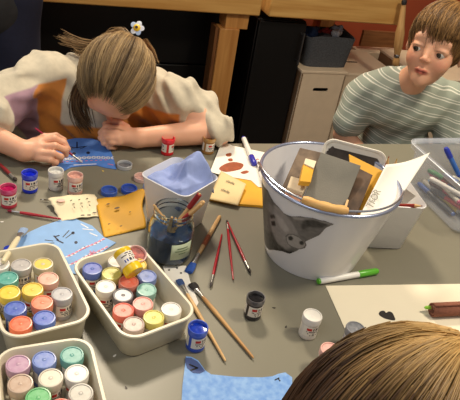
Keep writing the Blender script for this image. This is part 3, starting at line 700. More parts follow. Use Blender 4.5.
# ================================================================== the adult at the back left
a_t = thing('person', 'adult in dark shirt and navy trousers standing at the top left corner', 'person', (-.935, 1.95, 0))
b = Body(); ac = v(-.935, 1.95, 0)
HA = Head(ac + v(0, -.02, 1.60), (.2, -.95, -.2), (0, -.1, 1), 1.05); HA.add(b)
b.cap(HA.w(0, -.02, -.05), ac + v(0, 0, 1.42), .05, .06, .02); b.cap(ac + v(-.16, 0, 1.38), ac + v(.16, 0, 1.38), .055, .055, .03); b.cap(ac + v(0, 0, 1.32), ac + v(0, 0, .95), .13, .13, .05)
for q in (-1, 1):
    b.cap(ac + v(q * .20, 0, 1.36), ac + v(q * .24, .02, 1.08), .045, .038, .02); e1 = ac + v(q * .24, .02, 1.08); w1 = ac + v(q * .12, -.14, .98 + .06 * (q < 0)); b.cap(e1, w1, .038, .026, .012)
    d = (w1 - e1) / np.linalg.norm(w1 - e1); pc = w1 + d * .04; b.ell(pc, (.034, .034, .02), .01); sd__ = np.cross(d, v(0, 0, 1)); sd__ /= np.linalg.norm(sd__)
    for k in range(4):
        o_ = sd__ * (k - 1.5) * .016; L_ = (.036, .040, .037, .028)[k]; p0 = pc + d * .028 + o_; p1 = p0 + d * L_; p2 = p1 + d * L_ * .6 + v(0, 0, -.012); p3 = p2 + d * L_ * .4 + v(0, 0, -.016); finger(b, [p0, p1, p2, p3], .0085)
    finger(b, [pc - d * .012 - sd__ * q * .02, pc + d * .01 - sd__ * q * .038, pc + d * .035 - sd__ * q * .044], .009)
    b.chain([ac + v(q * .09, 0, .90), ac + v(q * .11, -.02, .48), ac + v(q * .12, .02, .09), ac + v(q * .13, -.12, .04)], [.10, .065, .04, .035], .02)
sdf_obj('skin', b, M_skin, a_t, .006, lambda V: HA.skin(V, sk, L3(190, 100, 92), L3(70, 50, 36), L3(214, 138, 118)))
hair(HA, (0, -.3, .95), lambda ph: 1.45 if math.cos(ph) > .4 else 1.9, 700, lambda ph, t, tone: L3(50, 36, 26) * (1 - tone) + L3(110, 80, 52) * tone, a_t, lift=.013, rad=.002, seed=5)
b = Body(); b.cap(ac + v(-.16, 0, 1.37), ac + v(.16, 0, 1.37), .07, .07, .03); b.cap(ac + v(0, 0, 1.32), ac + v(0, 0, .84), .15, .182, .05)
for q in (-1, 1): b.cap(ac + v(q * .18, 0, 1.37), ac + v(q * .24, .02, 1.10), .064, .056, .02)
b.ell(ac + v(0, -.02, 1.47), (.065, .065, .05), .01, sub=True); b.plane(ac + v(0, 0, .745), (0, 0, -1))
sdf_obj('shirt', b, mat('charcoal_shirt', (44, 44, 46), .9, var=.2, scale=40, bump=.2), a_t, .006, None, lambda P: .004 * np.sin(30 * P[:, 0] + 60 * P[:, 2] + 3 * np.sin(20 * P[:, 2])))
b = Body(); b.ell(ac + v(0, 0, .83), (.155, .115, .11), .03)
for q in (-1, 1): b.chain([ac + v(q * .09, 0, .84), ac + v(q * .11, -.02, .48), ac + v(q * .12, .02, .10)], [.115, .085, .075], .03)
sdf_obj('trousers', b, mat('navy_trousers', (28, 31, 52), .9, var=.15, scale=90), a_t, .006, None, lambda P: .003 * np.sin(40 * P[:, 0] + 25 * P[:, 2]))
for q in (-1, 1):
    b = Body().cap(ac + v(q * .12, .02, .05), ac + v(q * .13, -.15, .04), .048, .042).plane((0, 0, .002), (0, 0, -1)); sdf_obj('shoe', b, mat('black_leather', (26, 24, 24), .4), a_t, .006)

# ------------------------------------------------------------------ paint pots
M_pot = mat('pot_label_paper', (232, 226, 214), 0.5)
M_ink = mat('pot_label_ink', (58, 52, 56), 0.6)
M_lred = mat('pot_label_red', (196, 44, 36), 0.5)
M_lblue = mat('pot_label_blue', (40, 62, 150), 0.5)
def mixc(a, b, t): return tuple(a[i] * (1 - t) + b[i] * t for i in range(3))
def sat(c, k=1.28, g=.90):
    m_ = max(c); mean = sum(c) / 3
    if m_ - min(c) < 26: return tuple(x * .96 for x in c)
    return tuple(min(255, max(8, (mean + (x - mean) * k) * g + (m_ - mean) * .06)) for x in c)
def paint_pot(pos, col, label, group, lid='closed', lidcol=None, body=None, rot=0.0, tilt=None, seed=0, labelled=True, tint=0.35, flip=False):
    """small plastic acrylic paint pot, 36 mm wide and 46 mm high"""
    col = sat(col)
    if lidcol: lidcol = sat(lidcol)
    if body: body = sat(body)
    t = thing('paint_pot', label, 'paint pot', pos, (0, 0, rot) if tilt is None else tilt, group)
    rr = random.Random(seed)
    bc_ = body or mixc(col, (225, 220, 212), 0.25)
    M_b = mat('pot_plastic_%d_%d_%d' % tuple(int(x) for x in bc_), bc_, 0.32, var=0.08, scale=60)
    MB().lathe([(0.0142, 0), (0.0154, 0.0015), (0.0156, 0.006), (0.0149, 0.008), (0.0149, 0.0345), (0.0142, 0.036), (0.0142, 0.0375)], 28).build('body', M_b, t)
    if labelled:
        n = 40; z0, z1 = 0.0095, 0.031; rows = 12; m = MB(); a0, a1 = 0, 2 * math.pi * 0.94; r = 0.01525
        for i in range(rows + 1):
            for k in range(n + 1):
                a = a0 + (a1 - a0) * k / n; m.v.append((r * math.cos(a), r * math.sin(a), z0 + (z1 - z0) * i / rows)); m.c.append((1, 1, 1))
        for i in range(rows):
            for k in range(n):
                u = (k % 20)
                mi = 0
                if 7 <= i <= 9 and 3 <= u <= 6: mi = 2
                elif 7 <= i <= 9 and u in (8, 10, 11, 13, 15) : mi = 3 if u > 12 else 1
                elif i == 5 and 3 <= u <= 14 and rr.random() < .75: mi = 1
                elif i == 3 and 4 <= u <= 16 and rr.random() < .7: mi = 1
                elif i == 1 and 6 <= u <= 12 and rr.random() < .6: mi = 1
                m.f.append((i * (n + 1) + k, i * (n + 1) + k + 1, (i + 1) * (n + 1) + k + 1, (i + 1) * (n + 1) + k)); m.mi.append(mi)
        m.build('label', [M_pot, M_ink, M_lred, M_lblue], t)
    if lid == 'closed':
        lc = lidcol or mixc(col, (228, 222, 214), tint)
        M_l = mat('lid_rim_%d_%d_%d' % tuple(int(x) for x in lc), lc, 0.3)
        ld = MB().lathe([(0.0151, 0.0335), (0.0166, 0.0340), (0.0168, 0.0440), (0.0160, 0.0460), (0.0142, 0.0462), (0.0136, 0.0448), (0.004, 0.0446), (0.0030, 0.0454), (0.0006, 0.0456)], 32).build('lid', M_l, t)
        # paint showing through the thin middle of the lid
        m = MB().lathe([(0.0135, 0.0444), (0.0135, 0.0452), (0.001, 0.0452)], 32)
        m.build('lid_centre', mat('lid_paint_%d_%d_%d' % tuple(int(x) for x in col), col, 0.35, col2=mixc(col, (240, 236, 230), 0.22), scale=110), ld)
    else:
        M_p = mat('wet_paint_%d_%d_%d' % tuple(int(x) for x in col), col, 0.15, var=.35, scale=150)
        MB().lathe([(0.0150, 0.0345), (0.0163, 0.035), (0.0165, 0.043), (0.0158, 0.0445), (0.0146, 0.0440), (0.0140, 0.037), (0.0142, 0.0365)], 28, caps=False).build('neck', mat('neck_%d_%d_%d' % tuple(int(x) for x in (lidcol or col)), lidcol or col, 0.3, col2=mixc(lidcol or col, (235, 230, 225), .35), scale=90), t)
        MB().lathe([(0.0143, 0.036), (0.0143, 0.0385), (0.008, 0.0375), (0.001, 0.038)], 24).build('paint', M_p, t)
    return t

def loose_lid(pos, col, rim, label, group='loose paint pot lids on the table', tilt=(0, 0, 0)):
    t = thing('pot_lid', label, 'lid', pos, tilt, group)
    MB().lathe([(0.0150, 0), (0.0178, 0.0004), (0.0178, 0.0085), (0.0168, 0.0095), (0.0155, 0.0088), (0.0150, 0.0035)], 28, caps=False).build('rim', mat('loose_rim_%d_%d_%d' % rim, rim, 0.3, trans=0.0), t)
    MB().lathe([(0.0152, 0.001), (0.0152, 0.0040), (0.0008, 0.0036)], 28).build('dried_paint', mat('loose_paint_%d_%d_%d' % col, col, 0.35, col2=mixc(col, (60, 60, 64), .45), scale=130), t)
    return t

# ------------------------------------------------------------------ trays
M_tray = mat('cream_plastic', (222, 214, 190), 0.35, var=0.03, scale=12)
def rrect(w, d, r, n=8):
    out = []
    for sx, sy, a0 in ((1, 1, 0), (-1, 1, 90), (-1, -1, 180), (1, -1, 270)):
        for k in range(n + 1):
            a = math.radians(a0 + 90 * k / n); out.append(((w / 2 - r) * sx + r * math.cos(a), (d / 2 - r) * sy + r * math.sin(a)))
    return out
def shell(layers, corner_n=8):
    """lofted rounded-rectangle shell; layers are (w, d, r, z), first and last get capped"""
    m = MB(); n = 4 * (corner_n + 1); vs = []
    for w, d, r, z in layers: vs += [(x, y, z) for x, y in rrect(w, d, r, corner_n)]
    fs = [(i * n + k, i * n + (k + 1) % n, (i + 1) * n + (k + 1) % n, (i + 1) * n + k) for i in range(len(layers) - 1) for k in range(n)]
    fs += [tuple(reversed(range(n))), tuple(range((len(layers) - 1) * n, len(layers) * n))]
    return m.add(vs, fs)
def tray(cx, cy, ang, label, L=0.206, Wd=0.132, z=TZ):
    H = 0.052
    o = shell([(L - .022, Wd - .022, .02, 0), (L - .016, Wd - .016, .024, .003), (L - .006, Wd - .006, .028, H - .004), (L, Wd, .03, H - .004), (L + .002, Wd + .002, .031, H - .001), (L, Wd, .03, H + .001), (L - .008, Wd - .008, .026, H + .001), (L - .012, Wd - .012, .024, H - .003), (L - .020, Wd - .020, .02, .006), (L - .026, Wd - .026, .018, .004)]).build('paint_tray', M_tray, loc=(cx, cy, z), rot=(0, 0, ang))
    return tag(o, label, 'tray', 'cream plastic trays of paint pots')
T2 = (-0.1315, 0.7472, math.radians(-48.5)); T1 = (-0.2835, 0.709, math.radians(-55)); T3 = (-0.180, 0.505, math.radians(-63.4))
tray(*T1, 'left cream tray of paint pots, lying over the edge of the pale blue cat picture')
tray(*T2, 'middle cream tray of paint pots, one pot lying on its side across the others')
tray(*T3, 'nearest cream tray of paint pots at the bottom left corner')

def settle(px_list, T, htop, L=0.206, Wd=0.132):
    P = [at(x, y, TZ + htop) for x, y in px_list]; c, s = math.cos(T[2]), math.sin(T[2])
    Q = np.array([((p.x - T[0]) * c + (p.y - T[1]) * s, -(p.x - T[0]) * s + (p.y - T[1]) * c) for p in P])
    lx_, ly_ = L / 2 - 0.0120 - 0.0172, Wd / 2 - 0.0120 - 0.0172
    for it in range(400):
        for i in range(len(Q)):
            for j in range(i):
                d = Q[i] - Q[j]; l = np.hypot(*d)
                if l < 0.0345: k = (0.0345 - l) / 2 * d / max(l, 1e-6); Q[i] += k; Q[j] -= k
        Q[:, 0] = np.clip(Q[:, 0], -lx_, lx_); Q[:, 1] = np.clip(Q[:, 1], -ly_, ly_)
    return [(T[0] + q[0] * c - q[1] * s, T[1] + q[0] * s + q[1] * c) for q in Q]
TEAL, BLUE, WHITE, YEL = (70, 158, 146), (50, 84, 176), (226, 220, 206), (238, 206, 58)
trays = [
 (T1, 'paint pots in the left tray', [
  ((0, 266), (232, 228, 220), 'white lidded pot at the far left end of the left tray'),
  ((16, 265), (176, 172, 170), 'pot with a cloudy grey lid in the back row of the left tray'),
  ((38, 264), (226, 196, 70), 'pot with a cream lid and small yellow centre at the back of the left tray'),
  ((8, 280), TEAL, 'teal lidded pot near the left end of the left tray'),
  ((47.5, 279), (232, 178, 158), 'salmon pink pot with matching lid in the left tray'),
  ((6, 296), YEL, 'bright yellow lidded pot in front of the teal one in the left tray'),
  ((25.5, 297), (240, 204, 70), 'yellow pot with pale rim in the centre of the left tray'),
  ((62, 297), (168, 168, 174), 'silver grey lidded pot nearest the right end of the left tray'),
  ((42, 307), (240, 128, 92), 'coral lidded pot in the middle of the left tray'),
  ((10, 315), (46, 82, 178), 'blue lidded pot at the near left of the left tray beside the orange one'),
  ((43.5, 324), (52, 88, 186), 'blue lidded pot at the near edge of the left tray, right of the orange one'),
  ((22.5, 329), (234, 100, 58), 'orange lidded pot at the near edge of the left tray between two blue ones')]),
 (T2, 'paint pots in the middle tray', [
  ((92.7, 271), (44, 72, 168), 'dark blue lidded pot at the left corner of the middle tray'),
  ((109, 264), WHITE, 'off white lidded pot behind the dark blue one in the middle tray'),
  ((112, 278), (236, 226, 120), 'pale yellow lidded pot in the middle of the middle tray'),
  ((99, 289.5), (232, 228, 216), 'white lidded pot in the middle tray in front of the dark blue one'),
  ((119.5, 292), (206, 204, 208), 'silvery white lidded pot with dark rim in the middle tray'),
  ((131, 282), (226, 120, 100), 'salmon red lidded pot in the middle of the middle tray'),
  ((145.5, 273), (236, 200, 84), 'golden yellow lidded pot at the back right of the middle tray'),
  ((158, 285), (92, 116, 184), 'blue and white smeared lidded pot at the right side of the middle tray'),
  ((143.5, 296), (120, 176, 164), 'pale teal lidded pot in the middle tray between pink and blue'),
  ((114.5, 306), (232, 92, 72), 'red lidded pot at the near left side of the middle tray'),
  ((135, 308), (238, 160, 150), 'light pink lidded pot near the front of the middle tray'),
  ((125, 322), (206, 176, 164), 'dusty pink cloudy lidded pot at the near corner of the middle tray'),
  ((146.5, 324), (222, 210, 96), 'mustard yellow lidded pot at the near end of the middle tray'),
  ((161.7, 316), (236, 232, 222), 'white lidded pot at the near right end of the middle tray')]),
 (T3, 'paint pots in the nearest tray', [
  ((17.5, 355), (190, 150, 180), 'mauve lidded pot at the left of the nearest tray'),
  ((39, 363), (98, 126, 200), 'periwinkle blue lidded pot in the nearest tray'),
  ((71.5, 350), (84, 160, 150), 'teal lidded pot at the back right corner of the nearest tray'),
  ((81, 367), (238, 236, 228), 'white lidded pot at the right side of the nearest tray below the teal one'),
  ((59, 374), (234, 226, 208), 'cream white lidded pot in the centre of the nearest tray'),
  ((16, 377), (196, 170, 150), 'dusty beige lidded pot at the left side of the nearest tray'),
  ((38, 386), (84, 176, 106), 'green lidded pot in the nearest tray'),
  ((84, 389), (188, 184, 172), 'grey cloudy lidded pot at the right side of the nearest tray'),
  ((66, 402), (230, 88, 62), 'red lidded pot at the bottom edge of the picture in the nearest tray'),
  ((47, 408), (230, 214, 90), 'yellow lidded pot at the bottom edge of the picture in the nearest tray'),
  ((92, 412), (232, 170, 150), 'pink lidded pot at the bottom right of the nearest tray')])]
sd = 0
for T, grp, L_ in trays:
    pos = settle([p for p, _, _ in L_], T, 0.050)
    for (p, c, lb), q in zip(L_, pos):
        sd += 1
        kw = {}
        if 'cream lid and small' in lb: kw = dict(lidcol=(226, 218, 190))
        if 'dark rim' in lb: kw = dict(lidcol=(120, 116, 120))
        if 'cloudy' in lb: kw = dict(lidcol=mixc(c, (214, 210, 204), .5))
        if 'salmon pink pot' in lb: kw = dict(labelled=True, body=(226, 160, 140))
        paint_pot((q[0], q[1], TZ + 0.0045), c, lb, grp, seed=sd, rot=random.uniform(-2.6, -1.2) if sd % 3 else random.uniform(0, 6), tint=0.30, **kw)
# pot lying across the others, and the lid behind it
a, b = at(121, 251, TZ + .082), at(133, 270, TZ + .066)
d = (b - a).normalized(); q = d.to_track_quat('Z', 'Y').to_euler()
paint_pot(a, (244, 214, 60), 'yellow capped pot with white label lying on its side across the middle tray', 'paint pots in the middle tray', tilt=q, seed=77, body=(240, 206, 60), lidcol=(244, 210, 60))
loose_lid(at(136, 256, TZ + .05), (214, 120, 110), (226, 190, 184), 'pink lid leaning in the far corner of the middle tray behind the lying pot', 'loose paint pot lids', tilt=(0.25, 0.3, 0))

# open pots standing on the table (pixel of the base centre)
for (x, y), c, lc, body, lb, ld, ro in (
    ((9, 205), (176, 30, 92), (196, 60, 110), (196, 70, 90), 'open magenta paint pot at the left edge of the table', 'open', -2.2),
    ((30, 190), (24, 44, 190), (30, 52, 196), (40, 60, 190), 'open royal blue paint pot left of the white one', 'open', -2.2),
    ((56, 187.5), (226, 224, 218), (224, 222, 216), (226, 222, 214), 'open white paint pot between the blue and pink ones', 'open', -2.0),
    ((75, 192), (236, 186, 172), (238, 196, 184), (236, 190, 176), 'open pale pink paint pot right of the white one', 'open', -2.2),
    ((167, 153), (206, 26, 44), (212, 30, 48), (200, 40, 50), 'open red paint pot by the forearm of the painting child', 'open', -1.2),
    ((207.5, 152), (140, 96, 46), (176, 132, 70), (170, 130, 80), 'open ochre brown paint pot beside the elbow', 'open', -1.9),
    ((195, 346), (30, 66, 176), (52, 84, 190), (70, 96, 186), 'open blue paint pot at the near right of the middle tray', 'open', -2.0),
    ((252, 315), (26, 24, 26), (70, 68, 70), (58, 54, 54), 'open black paint pot standing alone in the middle of the table', 'open', -2.2),
    ((307, 334), (234, 230, 220), (236, 232, 224), (228, 222, 212), 'white lidded paint pot in front of the bucket', 'closed', -2.4),
    ((349, 347), (120, 122, 128), (150, 150, 154), (160, 158, 158), 'grey lidded paint pot half hidden behind the brown haired head', 'closed', -2.0),
    ((324, 369), (236, 186, 176), (236, 194, 184), (230, 160, 156), 'pink lidded paint pot mostly hidden behind the brown haired head', 'closed', -2.0)):
    p = at(x, y, TZ + 0.001) + Vector((0, 0, 0))
    paint_pot((p.x, p.y, TZ), c, lb, 'paint pots standing loose on the table', lid=ld, lidcol=lc, body=body, rot=ro, seed=int(x * 7 + y), tint=.5)
for (x, y), c, r_, lb in (((124.5, 167), (120, 122, 126), (186, 188, 190), 'translucent grey lid lying near the folded hand'), ((141.5, 179.5), (226, 176, 164), (226, 190, 178), 'pink lid lying beside the white pot of blue cloth'),
        ((109, 193), (60, 96, 190), (70, 104, 192), 'blue lid lying behind the yellow envelope'), ((129, 191), (50, 82, 178), (60, 92, 188), 'blue lid lying against the white pot of blue cloth'),):
    loose_lid(at(x, y, TZ + .0005), c, r_, lb, 'loose paint pot lids')
m = MB().lathe([(0.004, 0), (0.0095, 0.0005), (0.0095, .0015), (0.004, .003)], 14)
tag(m.build('paint_blob', mat('blue_paint_blob', (36, 66, 190), .25), loc=at(9, 249, TZ)), 'blob of wet blue paint on the table at the left edge', 'paint blob')
for i, (x, y, c, lb) in enumerate(((25, 257, (0, 0, 0), ''), (114.5, 356, (236, 232, 222), 'white paint speck right of the nearest tray'), (126, 388, (70, 62, 56), 'dark speck near the bottom edge between tray and blue cat picture'), (274, 308, (40, 34, 30), 'dark paint fleck right of the open black pot'), (286, 327, (40, 34, 30), 'dark paint fleck left of the white lidded pot'), (103, 171, (230, 200, 90), 'tiny yellow fleck by the blue cat picture'), (2, 222, (222, 218, 210), 'white paint fleck at the left edge'))):
    if not lb: continue
    p = at(x, y, TZ); m = MB().prism([(0.0032 * math.cos(a) * (1 + .3 * math.sin(3 * a + i)), 0.0016 * math.sin(a)) for a in np.linspace(0, 6.2, 10)], 0, .0006)
    tag(m.build('paint_fleck', mat('fleck_%d' % i, c, .5), loc=p, rot=(0, 0, i * 1.1)), lb, 'paint fleck', 'paint flecks on the table')

# ------------------------------------------------------------------ flat sheets
def ring_px(pts, h=TZ, k=0, closed=True):
    P = [at(x, y, h) for x, y in pts]
    return [(p.x, p.y) for p in P]
def smooth_poly(pts, k=5):
    n = len(pts); out = []
    for i in range(n):
        p0, p1, p2, p3 = (Vector((*pts[(i + j) % n], 0)) for j in (-1, 0, 1, 2))
        for j in range(k):
            t = j / k; q = 0.5 * ((2 * p1) + (p2 - p0) * t + (2 * p0 - 5 * p1 + 4 * p2 - p3) * t * t + (3 * p1 - p0 - 3 * p2 + p3) * t ** 3)
            out.append((q.x, q.y))
    return out
def flat(name, pts, z, th, material, label=None, cat=None, parent=None, smooth_k=0, group=None):
    P = ring_px(pts, z)
    if smooth_k: P = smooth_poly(P, smooth_k)
    cx = sum(p[0] for p in P) / len(P); cy = sum(p[1] for p in P) / len(P)
    if parent is None:
        o = MB().prism([(x - cx, y - cy) for x, y in P], 0, th).build(name, material, loc=(cx, cy, z))
    else:
        q = parent.location
        o = MB().prism([(x - q.x, y - q.y) for x, y in P], z - q.z, z - q.z + th).build(name, material, parent)
    if label: tag(o, label, cat, group)
    return o
def marks(name, pts_list, z, th, material, parent, width=0.0014):
    """painted strokes as thin raised ribbons; pts in pixels"""
    q = parent.location; m = MB()
    for pts in pts_list:
        P = [at(x, y, z) for x, y in pts]
        for A, B in zip(P[:-1], P[1:]):
            d_ = (B - A); d_.z = 0
            if d_.length < 1e-6: continue
            d_.normalize(); s_ = Vector((-d_.y, d_.x, 0)) * width; A2 = A - d_ * width * .6; B2 = B + d_ * width * .6
            m.prism([((p + w_).x - q.x, (p + w_).y - q.y) for p, w_ in ((A2, s_), (B2, s_), (B2, -s_), (A2, -s_))], z - q.z, z - q.z + th)
    return m.build(name, material, parent)
M_cat = mat('blue_painted_card', (84, 134, 216), 0.6, var=.12, scale=60)
M_cat2 = mat('pale_blue_painted_card', (140, 182, 232), 0.6, var=.08, scale=50)
M_cat3 = mat('textured_blue_paint', (104, 150, 214), 0.55, col2=(136, 176, 226), scale=90, bump=.5)
M_navy = mat('navy_paint', (26, 30, 56), .5); M_wht = mat('white_paint', (226, 226, 232), .5); M_rosy = mat('rose_paint', (214, 120, 150), .5)
M_inkblack = mat('black_paint', (24, 24, 26), .5)
z = TZ + .0004
c1 = flat('cat_picture', [(50.5, 169), (54, 155), (61, 141), (76, 138.5), (92.6, 139), (108, 145), (113, 157), (116.5, 169.5), (105, 168), (96.5, 165.5), (84, 166), (71, 167.5), (63, 171.5)], z, .0012, M_cat, 'bright blue painted cat face cut-out being painted by the leaning child', 'picture', group='blue painted cat pictures')
z1 = z + .0013
marks('nose', [[(69, 148.5), (85, 146.5)], [(77, 142), (77, 148)]], z1, .0003, M_navy, c1, .0015)
marks('whisker', [[(66, 145), (73, 147.5)], [(66, 148.5), (73, 150)], [(80, 149), (87, 146)]], z1, .0003, M_navy, c1, .0009)
for x, y in ((74, 153.5), (88.2, 152.8)): flat('eye', [(x + 1.9 * math.cos(a), y + 1.3 * math.sin(a)) for a in np.linspace(0, 6, 10)], z1, .0003, M_navy, parent=c1)
marks('braid', [[(55 + 58 * i / 12, 160.5 - 1.5 * math.sin(math.pi * i / 12) + (1.1 if i % 2 else -1.1) - 2.5 * (i / 12)) for i in range(13)], [(55 + 58 * i / 12, 160.5 - 1.5 * math.sin(math.pi * i / 12) - (1.1 if i % 2 else -1.1) - 2.5 * (i / 12)) for i in range(13)], [(74, 165), (96, 164)]], z1, .0003, M_wht, c1, .0016)
marks('braid_dots', [[(57 + 4.8 * i, 162.2 - .22 * i), (58.5 + 4.8 * i, 162.0 - .22 * i)] for i in range(11)] + [[(108, 164), (113, 165)]], z1 + .0003, .0003, M_rosy, c1, .0014)

c2 = flat('cat_picture', [(10, 254), (16, 243), (28, 233), (42, 226.5), (60, 220.5), (76, 219.5), (92, 226), (104, 237.5), (116, 243), (103, 252), (96, 262), (80, 275), (60, 272), (30, 262)], z, .0012, M_cat2, 'pale blue painted cat face cut-out lying under the left tray', 'picture', group='blue painted cat pictures')
marks('nose', [[(54, 236), (58, 240)], [(57, 240), (63, 243)], [(55.5, 236.5), (59, 235.5)]], z1, .0003, M_navy, c2, .0015)
marks('whisker', [[(63, 237), (69, 230.5)], [(66, 238), (74, 232)], [(45, 240), (53, 241)], [(45, 243.5), (54, 243)]], z1, .0003, mat('olive_paint', (70, 70, 66), .5), c2, .0009)
for x, y in ((76, 242.5), (73, 233)): flat('eye', [(x + 1.7 * math.cos(a), y + 1.4 * math.sin(a)) for a in np.linspace(0, 6, 10)], z1, .0003, M_navy, parent=c2)
for k, off in enumerate((0, 8)):
    marks('stripe', [[(66 + 38 * i / 10 + off * .4, 257 + off - 18 * i / 10 + 1.0 * math.sin(i)) for i in range(11)]], z1, .0003, M_wht, c2, .0018)
    marks('stripe_dots', [[(68 + 38 * i / 10 + off * .4, 256 + off - 18 * i / 10), (70 + 38 * i / 10 + off * .4, 255 + off - 18 * i / 10)] for i in range(10)], z1 + .0003, .0003, M_rosy, c2, .0015)
marks('tuft', [[(81, 224), (88, 228)], [(83, 229), (93, 230)], [(90, 233), (97, 236)]], z1, .0003, M_wht, c2, .0014)
marks('flower', [[(90, 251), (94, 256)], [(94, 251), (90, 256)], [(89, 253.5), (95, 253.5)]], z1, .0003, M_rosy, c2, .0010)

c3 = flat('cat_picture', [(186, 357), (191, 357.5), (198, 361), (205, 371), (211, 375), (236, 377.5), (262, 378), (272, 377), (278, 374.5), (285, 373), (292, 378), (292, 404), (240, 412), (181, 412), (182.5, 385)], z, .0016, M_cat3, 'large blue painted cat cut-out at the bottom edge of the table', 'picture', group='blue painted cat pictures')
M_ear = mat('slate_blue_paint', (66, 84, 134), .55)
z3 = z + .0017
ear = flat('ear', [(185.5, 357.5), (191, 358), (198, 361.8), (205, 371), (200, 373.5), (193, 373), (187, 368), (185.3, 362)], z3, .0004, M_ear, parent=c3)
marks('ear_mark', [[(189.6, 364.6), (197.5, 368)], [(197.5, 368), (190.8, 370.3)]], z3 + .0005, .0003, M_inkblack, c3, .0013)
marks('ear_mark', [[(275, 380), (279, 378)], [(278, 378.5), (280, 381)]], z3, .0003, M_inkblack, c3, .0010)

# bent sheets: bilinear patch with a bulge, solidified
def sheet(name, corners, material, label=None, cat=None, parent=None, bulge=None, n=14, th=.0006, wavy=None, group=None, edge=None):
    A, B, C_, D = [Vector(c) for c in corners]; m = MB()
    org = (A + B + C_ + D) / 4; org.z = min(A.z, B.z, C_.z, D.z)
    nrm = (B - A).cross(D - A).normalized()
    for i in range(n + 1):
        for j in range(n + 1):
            u, v = i / n, j / n
            if edge: u, v = edge(u, v)
            p = A * (1 - u) * (1 - v) + B * u * (1 - v) + C_ * u * v + D * (1 - u) * v
            if bulge: p = p + nrm * bulge(u, v)
            m.v.append(tuple(p - org)); m.c.append((1, 1, 1))
    for i in range(n):
        for j in range(n):
            m.f.append((i * (n + 1) + j, (i + 1) * (n + 1) + j, (i + 1) * (n + 1) + j + 1, i * (n + 1) + j + 1)); m.mi.append(0)
    o = m.build(name, material, parent, loc=org if parent is None else org - parent.location)
    so = o.modifiers.new('thickness', 'SOLIDIFY'); so.thickness = th; so.offset = 0
    if label: tag(o, label, cat, group)
    return o
# big cream sheet right, with a black heart and the brown felt roll
sh = flat('cream_paper', [(325.5, 286), (470, 284), (480, 350), (352, 345)], z, .0008, mat('cream_paper_stock', (236, 226, 200), .7, var=.03, scale=8), 'large blank cream sheet of paper under the brown felt roll', 'paper')
hp = [(380.5, 311.5), (384, 311.2), (386, 313.2), (388.5, 311.8), (392, 313), (394, 316.5), (394.8, 320.4), (387, 319.2), (381.5, 316.8), (378.8, 314)]
tag(flat('paper_heart', hp, z + .0009, .0010, mat('black_card', (38, 34, 32), .6), smooth_k=3), 'small black heart lying on the cream sheet of paper', 'heart')
# felt roll: a spiral of brown felt with a green pen inside
a, b = at(432, 311, TZ + .013), at(470, 309, TZ + .013)
ax = (b - a); ax.z = 0; ax.normalize(); sd_ = Vector((-ax.y, ax.x, 0)); upz = Vector((0, 0, 1))
t = thing('felt_roll', 'brown felt rolled up on the cream sheet of paper', 'felt roll', (a.x, a.y, TZ + .0145))
m = MB(); N_ = 64; Lr = .085
for side in range(2):
    for i in range(N_ + 1):
        th_ = i / N_ * 4.6 * math.pi; r = .0042 + .0085 * i / N_
        p = sd_ * math.cos(th_) * r + upz * math.sin(th_) * r
        m.v += [tuple(p), tuple(p + ax * Lr)]; m.c += [(1, 1, 1)] * 2
    break
for i in range(N_): m.f.append((2 * i, 2 * i + 1, 2 * i + 3, 2 * i + 2)); m.mi.append(0)
o = m.build('felt', mat('brown_felt', (142, 90, 70), .95, var=.2, scale=200, bump=.4), t); so = o.modifiers.new('t', 'SOLIDIFY'); so.thickness = .0022
# green tip of the felt roll's pen
g0 = at(424, 309, TZ + .01)
tg = thing('green_pen', 'green pen sticking out of the brown felt roll', 'pen', (g0.x, g0.y, TZ + .0135))
MB().tube([Vector((0, 0, 0)), ax * .003, ax * .018], [.0015, .0034, .0038], 12).build('cap', mat('lime_plastic', (140, 200, 60), .35), tg)
MB().tube([ax * .018, ax * .1], .0036, 12).build('barrel', mat('white_plastic', (232, 230, 224), .35), tg)

# white sheet with rust paint, over the yellow folder
M_paper = mat('white_paper', (236, 232, 222), .7, var=.03, scale=10)
M_yel = mat('yellow_card', (226, 168, 44), .6, var=.1, scale=14, bump=.1)
fz = TZ + .0004
fo = flat('yellow_folder', [(207, 200), (222, 176), (233, 176), (284, 181), (283, 196), (271, 208.5), (238, 206)], fz, .006, M_yel, 'yellow folder under the white rust-stained sheet beside the bucket', 'folder')
fo2 = flat('white_sheet', [(222, 141.5), (233, 146), (262, 152), (288, 159), (286, 178), (281, 189.5), (258, 187), (251, 180.5), (224, 176), (210, 172)], fz + .0066, .0008, M_paper, 'white sheet stained with rust brown paint, behind the cream della envelope', 'paper')
M_rust = mat('rust_paint', (164, 82, 46), .5, var=.3, scale=80)
zz = fz + .0075
for pts in ([(219, 169), (224, 164.5), (233, 162), (243, 164), (242, 168), (238, 170), (226, 172)], [(226, 154), (231, 153), (231, 156), (227, 156.5)], [(228, 159), (232, 158.5), (232.5, 161), (229, 161.2)], [(240.5, 172.5), (246, 170.5), (249, 172), (244, 174)]):
    flat('paint_stain', pts, zz, .0003, M_rust, parent=fo2, smooth_k=3)
